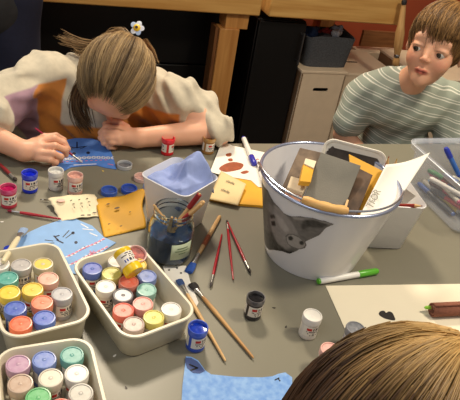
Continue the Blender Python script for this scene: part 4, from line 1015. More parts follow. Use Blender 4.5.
# cream envelope with the word della twice
M_env = mat('cream_card', (226, 202, 150), .7, var=.06, scale=20)
corn = [at(209, 199, TZ + .009), at(238, 205.5, TZ + .009), at(246, 184, TZ + .019), at(221, 171, TZ + .012)]
en_o = sheet('cream_envelope', corn, M_env, 'cream card envelope marked della, lying on the yellow folder', 'envelope', bulge=lambda u, v: .003 * math.sin(math.pi * u) * math.sin(math.pi * v), th=.0012)
def text_on(s, size, origin, xdir, ydir, material, parent, name='lettering', extrude=.0002):
    cu = bpy.data.curves.new(name, 'FONT'); cu.body = s; cu.size = size; cu.extrude = extrude; cu.align_x = 'CENTER'; cu.align_y = 'CENTER'
    tmp = bpy.data.objects.new('tmp', cu); COL.objects.link(tmp)
    dg = bpy.context.evaluated_depsgraph_get(); me = bpy.data.meshes.new_from_object(tmp.evaluated_get(dg)); bpy.data.objects.remove(tmp)
    me.materials.clear(); me.materials.append(material)
    X = Vector(xdir).normalized(); Z = X.cross(Vector(ydir)).normalized(); Y = Z.cross(X)
    o = bpy.data.objects.new(name, me); COL.objects.link(o); o.parent = parent
    Mx = Matrix(((X.x, Y.x, Z.x, 0), (X.y, Y.y, Z.y, 0), (X.z, Y.z, Z.z, 0), (0, 0, 0, 1)))
    base = Matrix.Translation(Vector(origin)) @ Mx
    o.matrix_parent_inverse = Matrix.Identity(4)
    o.matrix_basis = Matrix.Translation(-parent.location) @ base
    return o
M_grey_ink = mat('grey_ink', (120, 108, 92), .7)
ux = (corn[1] - corn[0]).normalized(); uy = (corn[3] - corn[0]).normalized()
nn = (corn[1] - corn[0]).cross(corn[3] - corn[0]).normalized()
ctr = (corn[0] + corn[1] + corn[2] + corn[3]) / 4
dx_ = (at(235, 184.5, TZ + .018) - at(226, 180.5, TZ + .018)).normalized()
text_on('della', .0125, at(230.5, 182.5, TZ + .0175) + nn * .0006, dx_, nn.cross(dx_), M_grey_ink, en_o)
text_on('della', .0125, at(225.5, 191.0, TZ + .0155) + nn * .0006, dx_, nn.cross(dx_), M_grey_ink, en_o)
# yellow envelope by the water jar
cc = [at(104, 237.5, TZ + .0015), at(146, 228, TZ + .002), at(147, 188, TZ + .014), at(95, 200, TZ + .006)]
ye = sheet('yellow_envelope', cc, M_yel, 'creased yellow envelope with dark spots lying between cat picture and water jar', 'envelope', n=20, th=.0016,
      bulge=lambda u, v: .008 * math.sin(math.pi * v) * u * u + .002 * math.sin(9 * u) * v, edge=lambda u, v: (u * (1 - .10 * math.sin(math.pi * v) ** 2), v - .05 * math.sin(math.pi * u) * v))
# cream torn card with marks
cc = [at(61, 221.5, TZ + .001), at(101.5, 216.5, TZ + .001), at(95, 194.5, TZ + .010), at(48, 198.5, TZ + .012)]
cr = sheet('torn_card', cc, mat('cream_torn_card', (236, 222, 186), .7, var=.05, scale=30), 'small torn cream card with a pink smudge behind the pale blue cat picture', 'card', n=20, th=.0010,
      bulge=lambda u, v: .004 * math.sin(math.pi * u) - .003 * math.sin(2 * math.pi * v), edge=lambda u, v: (u + .012 * math.sin(25 * v), v + .02 * math.sin(17 * u)))
def pt_on(o, cc, u, v, up=.004):
    A, B, C_, D = [Vector(c) for c in cc]; return A * (1 - u) * (1 - v) + B * u * (1 - v) + C_ * u * v + D * (1 - u) * v + Vector((0, 0, up))
def dab(parent, p, r1, r2, ang, material, name):
    m = MB().prism([(r1 * math.cos(a) * math.cos(ang) - r2 * math.sin(a) * math.sin(ang), r1 * math.cos(a) * math.sin(ang) + r2 * math.sin(a) * math.cos(ang)) for a in np.linspace(0, 6, 12)], 0, .0005)
    return m.build(name, material, parent, loc=p - parent.location)
dab(cr, pt_on(cr, cc, .2, .72, .0085), .0085, .006, .2, mat('pink_smudge', (232, 190, 176), .7), 'smudge')
for u, v in ((.42, .7), (.6, .7), (.78, .72)):
    for k in range(3): dab(cr, pt_on(cr, cc, u + (.02 if k == 1 else 0), v - .16 * k, .0075), .0028, .0009, 1.0 - k * .9, M_inkblack, 'mark')
for u, v in ((.55, .1), (.7, .08), (.85, .15)): dab(cr, pt_on(cr, cc, u, v, .003), .004, .0016, .4, mat('grey_mark', (92, 90, 86), .7), 'mark')
cy_ = [at(104, 237.5, TZ + .0015), at(146, 228, TZ + .002), at(147, 188, TZ + .014), at(95, 200, TZ + .006)]
for x, y, w_ in ((108, 204, .004), (117, 208, .006), (109, 224, .003), (121, 226, .003), (130, 212, .0025)): dab(ye, at(x, y, TZ + .0125), w_, w_ * .45, .8, mat('dark_spot', (96, 78, 52), .6), 'spot')
# white scrap under the brushes
scr = flat('white_scrap', [(163, 266.5), (186, 266), (190, 281), (198.5, 303), (196, 307), (180, 300), (168, 284)], z, .0008, M_paper, 'white scrap of card under the two wooden brushes beside the middle tray', 'paper')
for x, y in ((169, 270), (181, 273), (177, 268)): flat('spot', [(x + 1.2 * math.cos(a), y + .8 * math.sin(a)) for a in np.linspace(0, 6, 8)], z + .0009, .0003, M_inkblack, parent=scr)

# ------------------------------------------------------------------ brushes, pencils and pens
M_ferr = mat('ferrule_metal', (176, 174, 170), .3, .9)
M_redl = mat('red_lacquer', (168, 30, 44), .25)
M_wl = wood('brush_wood', (222, 186, 132), (200, 158, 104), 2, 20)
def brush(p_end, p_tip, label, hr=.0032, handle=None, bristle=(60, 50, 44), bl=.016, fl=.02, br=None, group='paint brushes', flatb=False, band=None, name='paint_brush', cat='paint brush'):
    A, B = Vector(p_end), Vector(p_tip); Lh = (B - A).length; d = (B - A).normalized()
    t = thing(name, label, cat, A, d.to_track_quat('Z', 'Y').to_euler(), group)
    br = br or hr * 1.05; L0 = Lh - bl - fl
    ek = 1.5 if hr > .0045 else 1.0
    MB().lathe([(hr * .35 * ek, 0), (hr * .6 * ek, L0 * .03), (hr * .8 * (ek * .5 + .5), L0 * .35), (hr * 1.1, L0 * .75), (hr * .95, L0 * .93), (hr * .8, L0)], 14).build('handle', handle or M_wl, t)
    fr = MB().lathe([(hr * .86, L0 - .002), (hr * .9, L0 + fl * .5), (br * .95, L0 + fl)], 14)
    if flatb: fr.v = [(x * 1.25 if z_ > L0 + fl * .6 else x, y * .6 if z_ > L0 + fl * .6 else y, z_) for x, y, z_ in fr.v]
    fr.build('ferrule', M_ferr, t)
    b_ = MB().lathe([(br * .85, L0 + fl - .001), (br * 1.15, L0 + fl + bl * .35), (br * .9, L0 + fl + bl * .7), (br * .25, Lh)] if not flatb else [(br * .9, L0 + fl - .001), (br * 1.2, L0 + fl + bl * .5), (br * 1.15, Lh)], 14)
    if flatb: b_.v = [(x * 1.3, y * .55, z_) for x, y, z_ in b_.v]
    b_.build('bristles', mat('bristles_%d_%d_%d' % bristle, bristle, .7, var=.3, scale=300), t)
    if band: MB().lathe([(hr * 1.05, L0 * band[1]), (hr * 1.16, L0 * (band[1] + .06)), (hr * 1.14, L0 * band[2])], 14).build('paint_smear', mat('smear_%d_%d_%d' % band[0], band[0], .4, var=.3, scale=150), t)
    return t
hz = TZ + .0042
brush(at(220, 216, hz), at(188.5, 272, hz), 'broad wooden brush with blue bristles and rust smears beside the water jar', .0046, bristle=(40, 84, 170), bl=.028, fl=.030, br=.0052, flatb=True, band=((160, 84, 50), .55, .8), group='paint brushes lying on the table')
brush(at(222, 234, hz), at(210.5, 287, hz), 'leftmost of the three red brushes lying by the bucket', .0028, M_redl, (70, 62, 60), .012, .02, .0026, group='paint brushes lying on the table')
brush(at(233.2, 279.5, hz), at(226.8, 220, hz), 'middle of the three red brushes lying by the bucket', .0028, M_redl, (44, 38, 36), .012, .02, .0026, group='paint brushes lying on the table')
brush(at(227.5, 222, hz + .004), at(250.5, 273, hz), 'rightmost of the three red brushes lying by the bucket', .0028, M_redl, (44, 36, 32), .012, .02, .0026, group='paint brushes lying on the table')
brush(at(225.5, 361, hz), at(179, 280, hz), 'long wooden brush with blue paint on its bristles, next to the open blue pot', .0036, bristle=(56, 84, 136), bl=.016, fl=.022, br=.0046, flatb=True, group='paint brushes lying on the table')
brush(at(253.5, 358, hz), at(192, 284, hz), 'long wooden brush with black bristles crossing the table toward the open black pot', .0036, wood('brown_brush_wood', (176, 126, 74), (206, 168, 112), 2, 9), bristle=(34, 30, 30), bl=.016, fl=.02, br=.0058, flatb=True, group='paint brushes lying on the table')
brush(at(61, 219, hz + .002), at(7, 210.5, hz), 'red brush lying behind the pale blue cat picture', .0030, M_redl, (150, 40, 60), .010, .014, .0026, group='paint brushes lying on the table')
brush(at(-8, 157, hz + .002), at(16.5, 180.5, hz), 'red brush at the left edge pointing to the magenta pot', .0042, mat('dark_red_lacquer', (130, 30, 36), .3), (60, 50, 44), .010, .016, .0040, group='paint brushes lying on the table')
brush(at(3, 262, TZ + .058), at(24, 229, hz + .006), 'broad brush with cream handle and pale blue bristles leaning on the left tray', .0052, mat('cream_lacquer', (226, 214, 178), .4), (150, 176, 214), .026, .024, .0052, flatb=True, group='paint brushes lying on the table')
brush(at(49, 200, hz), at(40, 199.5, hz), 'tiny dark twig end poking out under the torn card', .0014, mat('dark_twig', (70, 58, 40), .6), (60, 50, 40), .003, .004, .0010, name='twig', cat='twig', group=None)

def marker(p_end, p_tip, label, barrel=(236, 234, 228), cap=(60, 60, 190), end=None, r=.0052, group='markers lying on the table', capfrac=.34, name='marker'):
    A, B = Vector(p_end), Vector(p_tip); L0 = (B - A).length; d = (B - A).normalized()
    t = thing(name, label, 'marker', A, d.to_track_quat('Z', 'Y').to_euler(), group)
    c0 = L0 * (1 - capfrac)
    MB().lathe([(r * .85, .004), (r, .006), (r, c0)], 18).build('barrel', mat('barrel_%d_%d_%d' % barrel, barrel, .3), t)
    MB().lathe([(r * .5, 0), (r * .9, .0008), (r * .95, .009), (r * .7, .0095)], 18).build('end_plug', mat('cap_%d_%d_%d' % (end or cap), end or cap, .3), t)
    MB().lathe([(r * 1.04, c0 - .001), (r * 1.15, c0 + .001), (r * 1.1, L0 - .006), (r * .8, L0 - .001), (r * .4, L0)], 18).build('cap', mat('cap_%d_%d_%d' % cap, cap, .3), t)
    return t
marker(at(317.5, 281.5, TZ + .007), at(378, 271, TZ + .0065), 'white and green marker lying between bucket and cream sheet', cap=(92, 178, 50), r=.0062, capfrac=.33)
marker(at(243.5, 138, TZ + .0135), at(254.5, 164.5, TZ + .0140), 'white marker with violet blue cap lying on the rust-stained sheet', cap=(46, 50, 168), r=.0068, capfrac=.28)
marker(at(257.5, 160, TZ + .0125), at(264.5, 187, TZ + .0125), 'thin white marker with red ring lying against the bucket rim side', cap=(226, 224, 220), end=(190, 50, 50), r=.0048)

# ------------------------------------------------------------------ water jar
jp = at(165, 262, TZ); jc = Vector((-.098, .915, TZ))
M_glass = mat('jar_glass', (226, 236, 236), .04, trans=1.0, ior=1.45)
M_water = mat('blue_rinse_water', (34, 66, 112), .12, var=.15, scale=20)
t = thing('water_jar', 'glass jar of blue rinse water full of brushes', 'jar', jc)
MB().lathe([(.030, 0), (.038, .002), (.0425, .008), (.043, .030), (.043, .066), (.041, .078), (.036, .088), (.0345, .092), (.036, .094), (.037, .098), (.0355, .101), (.037, .104), (.0365, .108), (.0345, .109),
            (.0325, .107), (.0325, .092), (.034, .087), (.039, .077), (.0405, .066), (.0405, .010), (.036, .005), (.002, .005)], 40, caps=False).build('glass', M_glass, t)
MB().lathe([(.0355, .0055), (.0398, .0105), (.0400, .050), (.0400, .0585), (.001, .0585)], 40).build('water', M_water, t)
m = MB()
a0 = math.radians(-78)
for i in range(2):
    for k in range(13):
        a = a0 + math.radians(58) * k / 12; m.v.append((.0434 * math.cos(a), .0434 * math.sin(a), .022 + .034 * i)); m.c.append((1, 1, 1))
for k in range(12): m.f.append((k, k + 1, 14 + k, 13 + k)); m.mi.append(0)
lab = m.build('label', mat('jar_label', (196, 208, 176), .6, var=.1, scale=60), t); lab.modifiers.new('s', 'SOLIDIFY').thickness = .0006
m = MB()
for (z0_, k0, k1) in ((.046, 3, 9), (.040, 2, 10), (.034, 4, 8)):
    vs = []
    for i in range(2):
        for k in range(k0, k1 + 1):
            a = a0 + math.radians(58) * k / 12; vs.append((.0440 * math.cos(a), .0440 * math.sin(a), z0_ + .0022 * i))
    n = k1 - k0 + 1; m.add(vs, [(k, k + 1, n + k + 1, n + k) for k in range(n - 1)])
m.build('print', mat('label_green_ink', (110, 130, 96), .6), lab)
# brushes standing in the jar
def injar(px_top, htop, base, label, **kw):
    top = at(px_top[0], px_top[1], TZ + htop); b = jc + Vector((base[0], base[1], .009))
    f = (TZ + .106 - b.z) / max(top.z - b.z, .1)
    if f < 1:
        q = b.lerp(top, f) - jc; q.z = 0
        if q.length > .0300:   # the stem has to pass through the mouth of the jar
            tq = q.normalized() * .0300; nb_ = (tq - (top - jc) * f) / (1 - f); nb_.z = 0
            if nb_.length > .034: nb_ = nb_.normalized() * .034
            b = jc + nb_ + Vector((0, 0, .009))
            L1 = tq + jc + Vector((0, 0, .106)); top = b + (L1 - b) / f if f > .2 else top
    return brush(top, b, label, bl=.016, fl=.02, group='brushes standing in the water jar', **kw)
injar((149, 205), .125, (.012, -.016), 'plain wooden brush leaning to the left in the water jar', hr=.0040)
injar((158.5, 222), .102, (-.012, -.018), 'short pale brush in the middle of the water jar', hr=.0032)
injar((200, 193.5), .150, (-.022, .002), 'red tipped brush leaning right in the water jar', hr=.0044, band=((150, 30, 40), .02, .32))
injar((203, 205), .140, (-.020, .012), 'wooden brush with red streak leaning far right in the water jar', hr=.0042, band=((160, 36, 44), .3, .5))
injar((211, 203), .142, (-.026, -.006), 'longest wooden brush leaning right in the water jar', hr=.0050)
injar((172, 217), .112, (-.010, .016), 'short thick wooden brush at the back of the water jar', hr=.0040)
injar((176, 219), .110, (-.004, .022), 'brush with a blue smeared handle in the water jar', hr=.0034, band=((70, 100, 160), .1, .5))

# ------------------------------------------------------------------ white tapering pots
M_wp = mat('white_plastic_pot', (232, 232, 234), .35)
def white_pot(cx, cy, ang, label, H=.112, w=.118, wb=.088):
    o = shell([(wb - .006, wb - .006, .010, 0), (wb, wb, .013, .003), (w - .003, w - .003, .018, H - .002), (w, w, .019, H), (w - .003, w - .003, .018, H + .001), (w - .005, w - .005, .017, H - .002), (wb - .004, wb - .004, .012, .006), (wb - .012, wb - .012, .010, .004)]).build('white_pot', M_wp, loc=(cx, cy, TZ), rot=(0, 0, ang))
    return tag(o, label, 'pot', 'white tapering plastic pots')
white_pot(-.1058, 1.029, math.radians(-29), 'white tapering plastic pot stuffed with blue cloth behind the water jar')
white_pot(.333, 1.112, math.radians(13), 'white tapering plastic pot of papers and pencils right of the bucket', H=.118)
# blue cloth: crumpled folded napkin
bm = bmesh.new(); bmesh.ops.create_grid(bm, x_segments=44, y_segments=44, size=.5)
Mr = Matrix.Rotation(math.radians(-33), 3, 'Z')
for v in bm.verts:
    u, w_ = v.co.x * 2, v.co.y * 2
    r_ = max(abs(u), abs(w_))
    h = .106 - .030 * max(0, r_ - .86) / .14
    pk = max(0, 1 - abs(u - .15) / 1.15 - abs(w_ - .80) / 1.5); pk = pk * pk * (3 - 2 * pk); h += .048 * pk
    ridge = abs((u * .5 + w_ * .9) - .12); h += .010 * max(0, 1 - ridge / .3) * (1 - r_ ** 4) + .005 * math.sin(4 * u + 3 * w_) * (1 - r_ ** 2) + .0012 * math.sin(11 * u - 7 * w_) + .0015 * math.sin(8 * w_ + 2 * u)
    h += .018 * max(0, u * .8 - w_ * .2) * (1 - r_ ** 4)
    q = Mr @ Vector((u * .052, w_ * .052, 0)); v.co = Vector((q.x, q.y, h))
me = bpy.data.meshes.new('blue_cloth'); bm.to_mesh(me); bm.free(); me.materials.append(mat('lavender_cloth', (146, 162, 212), .85, var=.08, scale=60, bump=.25, bscale=400))
for p in me.polygons: p.use_smooth = True
o = bpy.data.objects.new('blue_cloth', me); COL.objects.link(o); o.location = (-.1065, 1.030, TZ); o.modifiers.new('s', 'SOLIDIFY').thickness = .0015
tag(o, 'crumpled lavender blue cloth stuffed in the white pot behind the water jar', 'cloth')

# ------------------------------------------------------------------ pig bucket
BC = Vector((.181, 1.012, TZ)); BH = .181; R0, R1 = .094, .134
t = thing('pig_bucket', 'big white bucket printed with a pig head, full of boards and cards', 'bucket', BC)
M_bk = mat('bucket_enamel', (226, 226, 230), .22); M_bin = mat('bucket_inside', (200, 192, 176), .4, var=.1, scale=8)
MB().lathe([(R0 - .006, 0), (R0 - .001, .001), (R0, .004), (R1, BH - .003), (R1 + .0005, BH)], 72).build('body', M_bk, t) if False else None
MB().lathe([(.0, .003), (R0 - .006, .003), (R0 - .004, 0), (R0, .001), (R0 + .001, .004), (R1, BH - .004), (R1 + .001, BH), (R1 - .002, BH), (R1 - .0025, BH - .004), (R0 - .003, .006), (.0, .006)], 80, caps=False).build('body', M_bk, t)
rp = [(BC.x + (R1 + .0005) * math.cos(a), 0, 0) for a in (0,)]
m = MB(); N_ = 80; n8 = 10; vs = []; fs = []
for k in range(N_):
    a = 2 * math.pi * k / N_
    for j in range(n8):
        b_ = 2 * math.pi * j / n8; r = R1 + .001 + .0034 * math.cos(b_); vs.append((r * math.cos(a), r * math.sin(a), BH + .0034 * math.sin(b_)))
for k in range(N_):
    for j in range(n8): fs.append((k * n8 + j, k * n8 + (j + 1) % n8, ((k + 1) % N_) * n8 + (j + 1) % n8, ((k + 1) % N_) * n8 + j))
m.add(vs, fs); m.build('rim', mat('blued_steel', (168, 178, 206), .22, .7), t)
M_wire = mat('wire', (196, 200, 210), .22, .9)
wire = []
for k in range(61):
    a = math.pi + math.pi * k / 60
    x, y = (R1 + .006) * math.cos(a), (R1 + .010) * math.sin(a)
    zz_ = BH + .007 + (-.014 * math.exp(-((k) / 3.0) ** 2)) + (-.014 * math.exp(-((60 - k) / 3.0) ** 2))
    wire.append((x, y + .016, zz_))
h_ = MB().tube(wire, .0021, 8); h_.build('handle_wire', M_wire, t)
g = wire[22:34]
gp = [Vector(p) for p in g]; nG = len(gp)
MB().tube(gp, [.006, .0085, .0088, .0078, .0078, .009, .009, .0078, .0078, .0088, .0085, .006], 16).build('wooden_grip', wood('grip_wood', (230, 186, 118), (214, 164, 96), 0, 12), t)
for s in (-1, 1):
    MB().lathe([(.008, -.002), (.011, -.001), (.011, .001), (.006, .003)], 16, M=Matrix.Rotation(math.pi / 2, 3, 'Y')).build('handle_ear', M_wire, t, loc=(s * (R1 + .002), .008, BH - .010))
PIG = {
'bridge': [(-140.7, 0.8485), (-131.6, 0.8472), (-122.1, 0.8306), (-125.9, 0.8178), (-134.8, 0.8257)] ,
'cheek': [(-175.6, 0.7617), (-145.2, 0.7932), (-135.0, 0.777), (-124.0, 0.7758), (-145.2, 0.7472), (-175.4, 0.7074)] ,
'mouth': [(-140.6, 0.763), (-126.5, 0.7741), (-115.9, 0.7802), (-116.7, 0.7748), (-128.8, 0.7652), (-140.6, 0.7567)] ,
'eartop': [(-121.7, 0.8648), (-105.3, 0.8804), (-87.9, 0.8792), (-93.7, 0.8746), (-106.2, 0.8715), (-119.6, 0.8608)] ,
'neckl': [(-150.4, 0.8575), (-142.2, 0.8557), (-145.2, 0.837), (-152.8, 0.8354)] ,
'sil': [(-152.7, 0.8812), (-176, 0.868), (-195, 0.86), (-198, 0.78), (-196, 0.735), (-182, 0.727), (-152.4, 0.7373), (-141.2, 0.7526), (-127.5, 0.767), (-118.9, 0.7712), (-112.0, 0.7873), (-110.4, 0.793), (-105.0, 0.8018), (-104.0, 0.812), (-105.9, 0.8192), (-95.6, 0.8457), (-92.8, 0.8659), (-87.2, 0.8794), (-94.5, 0.8825), (-105.4, 0.8813), (-114.9, 0.8745), (-122.7, 0.8644), (-129.8, 0.8618), (-135.8, 0.8675), (-142.3, 0.8695), (-148.4, 0.8763)],
'dark': [(-153, 0.882), (-176, 0.87), (-200, 0.86), (-200, 0.72), (-175.5, 0.6949), (-152.3, 0.7426), (-160.8, 0.7663), (-161.8, 0.8132)],
'face': [(-142.2, 0.8627), (-135.8, 0.8675), (-129.8, 0.8618), (-122.2, 0.8554), (-115.8, 0.8436), (-111.0, 0.8287), (-121.6, 0.821), (-125.2, 0.8007), (-117.6, 0.7891), (-124.2, 0.7783), (-138.1, 0.7779), (-145.2, 0.7983), (-148.9, 0.8173)],
'eye1': [(-148.8, 0.8295), (-142.1, 0.8417), (-139.7, 0.8357), (-147.0, 0.8226)],
'eye2': [(-147.0, 0.8176), (-140.4, 0.8273), (-138.8, 0.8173), (-145.2, 0.8091)],
'ear': [(-122.7, 0.8644), (-105.4, 0.8813), (-87.2, 0.8794), (-92.8, 0.8659), (-95.6, 0.8457), (-105.9, 0.8192), (-111.9, 0.8277), (-118.7, 0.845)],
'earin': [(-112.8, 0.8547), (-111.1, 0.8692), (-105.1, 0.8782), (-92.3, 0.8765), (-95.8, 0.8638), (-105.2, 0.858), (-111.1, 0.844)],
'snout': [(-125.2, 0.8007), (-126.1, 0.8099), (-123.7, 0.8193), (-118.7, 0.8257), (-111.7, 0.8252), (-105.1, 0.8179), (-103.8, 0.8105), (-105.6, 0.8012), (-110.4, 0.793), (-117.8, 0.7915), (-122.9, 0.7932)],
'n1': [(-123.3, 0.8111), (-120.4, 0.8184), (-117.5, 0.8158), (-118.8, 0.8079), (-121.9, 0.805)],
'n2': [(-111.5, 0.8133), (-109.0, 0.8193), (-106.7, 0.8147), (-107.5, 0.8084), (-110.4, 0.8071)]}
def inside(poly, X, Y):
    r = np.zeros(X.shape, bool); n = len(poly)
    for i in range(n):
        x1, y1 = poly[i]; x2, y2 = poly[(i + 1) % n]
        if y1 == y2: continue
        c = ((y1 > Y) != (y2 > Y)) & (X < (x2 - x1) * (Y - y1) / (y2 - y1) + x1); r ^= c
    return r
def pig_print(parent):
    na, nh = 230, 170
    A = np.linspace(-200, -86, na); H = np.linspace(.725, .888, nh); AX, HY = np.meshgrid(A, H, indexing='ij')
    W0 = 5.5 * np.sin(AX * .9 + 40 * HY)
    col = np.full(AX.shape, .15)
    nr = np.random.default_rng(2); nzz = nr.normal(0, 1, AX.shape)
    for _ in range(7): nzz = (nzz + np.roll(nzz, 1, 0) + np.roll(nzz, -1, 0) + np.roll(nzz, 1, 1) + np.roll(nzz, -1, 1)) / 5
    nzz = nzz * .07
    def paint(k, v, soft=0):
        nonlocal col
        a = inside(PIG[k], AX, HY).astype(float)
        for _ in range(soft):
            a = (a + np.roll(a, 1, 0) + np.roll(a, -1, 0) + np.roll(a, 1, 1) + np.roll(a, -1, 1)) / 5
        col = col * (1 - a) + v * a
    col[:] = .11
    paint('face', .27, 12); paint('neckl', .20, 14); paint('bridge', .40, 14); paint('cheek', .045, 16); paint('dark', .03, 26)
    paint('ear', .15, 4); paint('eartop', .30, 5); paint('earin', .045, 8)
    paint('eye1', .025, 4); paint('eye2', .012, 3); paint('mouth', .015, 3); paint('snout', .36, 3); paint('n1', .02, 2); paint('n2', .02, 2)
    sn = np.array(PIG['snout']); c_ = sn.mean(0); rim = inside([tuple(c_ + (p - c_) * 1.0) for p in sn], AX, HY) & ~inside([tuple(c_ + (p - c_) * .86) for p in sn], AX, HY)
    col[rim] = col[rim] * .45
    col = np.clip(col + nzz, .008, 1)
    keep = inside(PIG['sil'], AX, HY)
    vs = []; idx = -np.ones(AX.shape, int); cells = keep[:-1, :-1] & keep[1:, :-1] & keep[1:, 1:] & keep[:-1, 1:]
    used = np.zeros(AX.shape, bool); used[:-1, :-1] |= cells; used[1:, :-1] |= cells; used[1:, 1:] |= cells; used[:-1, 1:] |= cells
    m = MB()
    for i, j in zip(*np.nonzero(used)):
        idx[i, j] = len(m.v); h = H[j] - TZ; r = R0 + .001 + (R1 - R0 - .001) * (h - .004) / (BH - .008) + .0006; a = math.radians(A[i])
        m.v.append((r * math.cos(a), r * math.sin(a), h)); v = float(col[i, j]); m.c.append((v * 1.0, v * .93, v * .88))
    for i, j in zip(*np.nonzero(cells)): m.f.append((idx[i, j], idx[i + 1, j], idx[i + 1, j + 1], idx[i, j + 1])); m.mi.append(0)
    return m.build('pig_print', mat('pig_print_ink', (90, 84, 80), .4, attr=True), parent, colors=True, angle=180)
pig_print(t)

# things in the bucket: boards and cards leaning; corners given at their own heights
def board(pts, th, material, name, label, cat, group=None, parent=None):
    """slab from 4 world corners (top face), extruded backwards by th"""
    A, B, C_, D = [Vector(p) for p in pts]; n = (B - A).cross(D - A).normalized(); org = (A + B + C_ + D) / 4
    q = [p - org for p in (A, B, C_, D)]
    m = MB(); m.add(q + [p - n * th for p in q], [(0, 1, 2, 3), (7, 6, 5, 4), (0, 4, 5, 1), (1, 5, 6, 2), (2, 6, 7, 3), (3, 7, 4, 0)])
    o = m.build(name, material, bevel=min(th * .2, .001), loc=org, smooth=False)
    return tag(o, label, cat, group)
GB = 'boards and cards in the bucket'
def B_(x, y, h): return at(x, y, TZ + h)
M_gboard = mat('grey_sanding_board', (100, 98, 90), .75, col2=(118, 114, 104), scale=9, bump=.2, bscale=350)
M_brn = mat('worn_brown_board', (92, 76, 62), .7, col2=(128, 108, 88), scale=45, bump=.2)
M_brn2 = mat('dark_patchy_board', (66, 50, 38), .7, col2=(96, 74, 56), scale=40)
# grey board leans from the back rim down to the front
board([B_(303, 199, .150), B_(343, 211, .150), B_(361, 165.5, .202), B_(321, 152, .202)], .006, M_gboard, 'grey_board', 'large grey sanding board leaning in the middle of the bucket', 'board', GB)
board([B_(278, 196, .128), B_(300, 203, .128), B_(322, 152.5, .190), B_(300, 147.5, .186)], .005, M_brn, 'brown_board', 'scuffed brown board at the left behind the grey one in the bucket', 'board', GB)
board([B_(338, 214, .142), B_(356, 218, .138), B_(373, 175, .188), B_(357, 167, .188)], .005, M_brn2, 'brown_board', 'dark patchy board right of the grey one in the bucket', 'board', GB)
board([B_(354, 218, .132), B_(362, 219, .132), B_(385, 172, .186), B_(349, 154, .200)], .002, M_yel, 'yellow_card', 'orange yellow card behind the dark patchy board in the bucket', 'card', GB)
board([B_(300, 181, .184), B_(311, 182, .182), B_(314.5, 166.5, .192), B_(304, 162.5, .194)], .012, M_yel, 'yellow_block', 'small yellow block with pale top on the left of the grey board', 'block', GB)
board([B_(304, 163.5, .1955), B_(314, 168, .1935), B_(316.5, 161, .196), B_(305.5, 158, .198)], .010, mat('pale_cream_block', (228, 214, 184), .7), 'cream_block', 'pale cream block on top of the yellow block in the bucket', 'block', GB)
board([B_(287, 187.5, .160), B_(303, 192.5, .160), B_(309, 181, .168), B_(291, 176, .168)], .014, mat('beige_block', (206, 188, 158), .7, var=.1, scale=40), 'beige_block', 'beige wooden block at the left front inside the bucket', 'block', GB)
board([B_(284, 196, .146), B_(300, 201.5, .146), B_(303, 193, .154), B_(287, 188, .154)], .014, mat('pinkish_block', (176, 126, 100), .7, var=.15, scale=40), 'pink_brown_block', 'pinkish brown block below the beige one inside the bucket', 'block', GB)
board([B_(341.5, 214, .156), B_(344.5, 215, .156), B_(349, 200, .166), B_(347, 199, .166)], .003, M_wl, 'wooden_stick', 'thin pale wooden stick between grey and dark boards in the bucket', 'stick', GB)
# white palette with black paint behind
t = thing('palette_tray', 'white rounded palette with black dried paint sticking out behind the bucket', 'palette', BC + Vector((0, 0, 0)))
A, B, C_, D = B_(322, 160, .16), B_(322, 139.5, .20), B_(387, 155.5, .20), B_(383, 178, .155)
org = (A + B + C_ + D) / 4; t.location = org
X_ = ((D - A) + (C_ - B)).normalized(); Nn = X_.cross(((B - A) + (C_ - D)).normalized()).normalized(); Y_ = Nn.cross(X_)
Mp = Matrix((X_, Y_, Nn)).transposed()
w_, d_ = ((D - A).length + (C_ - B).length) / 2, .105
m = shell([(w_ - .01, d_ - .01, .018, -.002), (w_, d_, .022, .004), (w_ - .002, d_ - .002, .021, .006), (w_ - .010, d_ - .010, .018, .005), (w_ - .014, d_ - .014, .016, .001)])
m.v = [tuple(Mp @ (Vector(p) - Vector((0, d_ * .22, 0)))) for p in m.v]
po = m.build('palette', mat('white_palette', (236, 230, 216), .4), t)
m = MB(); prr = random.Random(3); pl = []
for x, y in rrect(w_ - .022, d_ - .030, .012, 6): pl.append((x * (1 + prr.uniform(-.05, .03)), y * (1 + prr.uniform(-.06, .06)) - .002))
m.prism(pl, .0012, .0018); m.v = [tuple(Mp @ (Vector(p) - Vector((0, d_ * .22, 0)))) for p in m.v]
m.build('black_paint', mat('dried_black_paint', (52, 47, 44), .6, col2=(74, 66, 60), scale=40), t)

# the white sheet with letters, sticking up out of the bucket's right
cc = [B_(358, 219, .150), B_(390, 213, .160), B_(430, 152.5, .215), B_(386, 164.5, .205)]
ws = sheet('lettered_sheet', cc, M_paper, 'white sheet lettered TFOR, sticking up between bucket and right white pot', 'paper', bulge=lambda u, v: -.010 * math.sin(math.pi * u) * v, th=.0006, group=None)
A_, Bq, Cq, Dq = cc
nw = (Bq - A_).cross(Dq - A_).normalized()
if nw.dot(EYE - A_) < 0: nw = -nw
M_let = mat('grey_letter_ink', (150, 146, 132), .7)
o1, o2 = A_ * .80 + Dq * .20, A_ * .36 + Dq * .64
tx = (Dq - A_).normalized(); inw = (Bq - A_); inw = (inw - tx * inw.dot(tx)).normalized()
text_on('TFOR', .019, A_ * .62 + Dq * .38 + inw * .009 + nw * .003, tx, nw.cross(tx), M_let, ws)
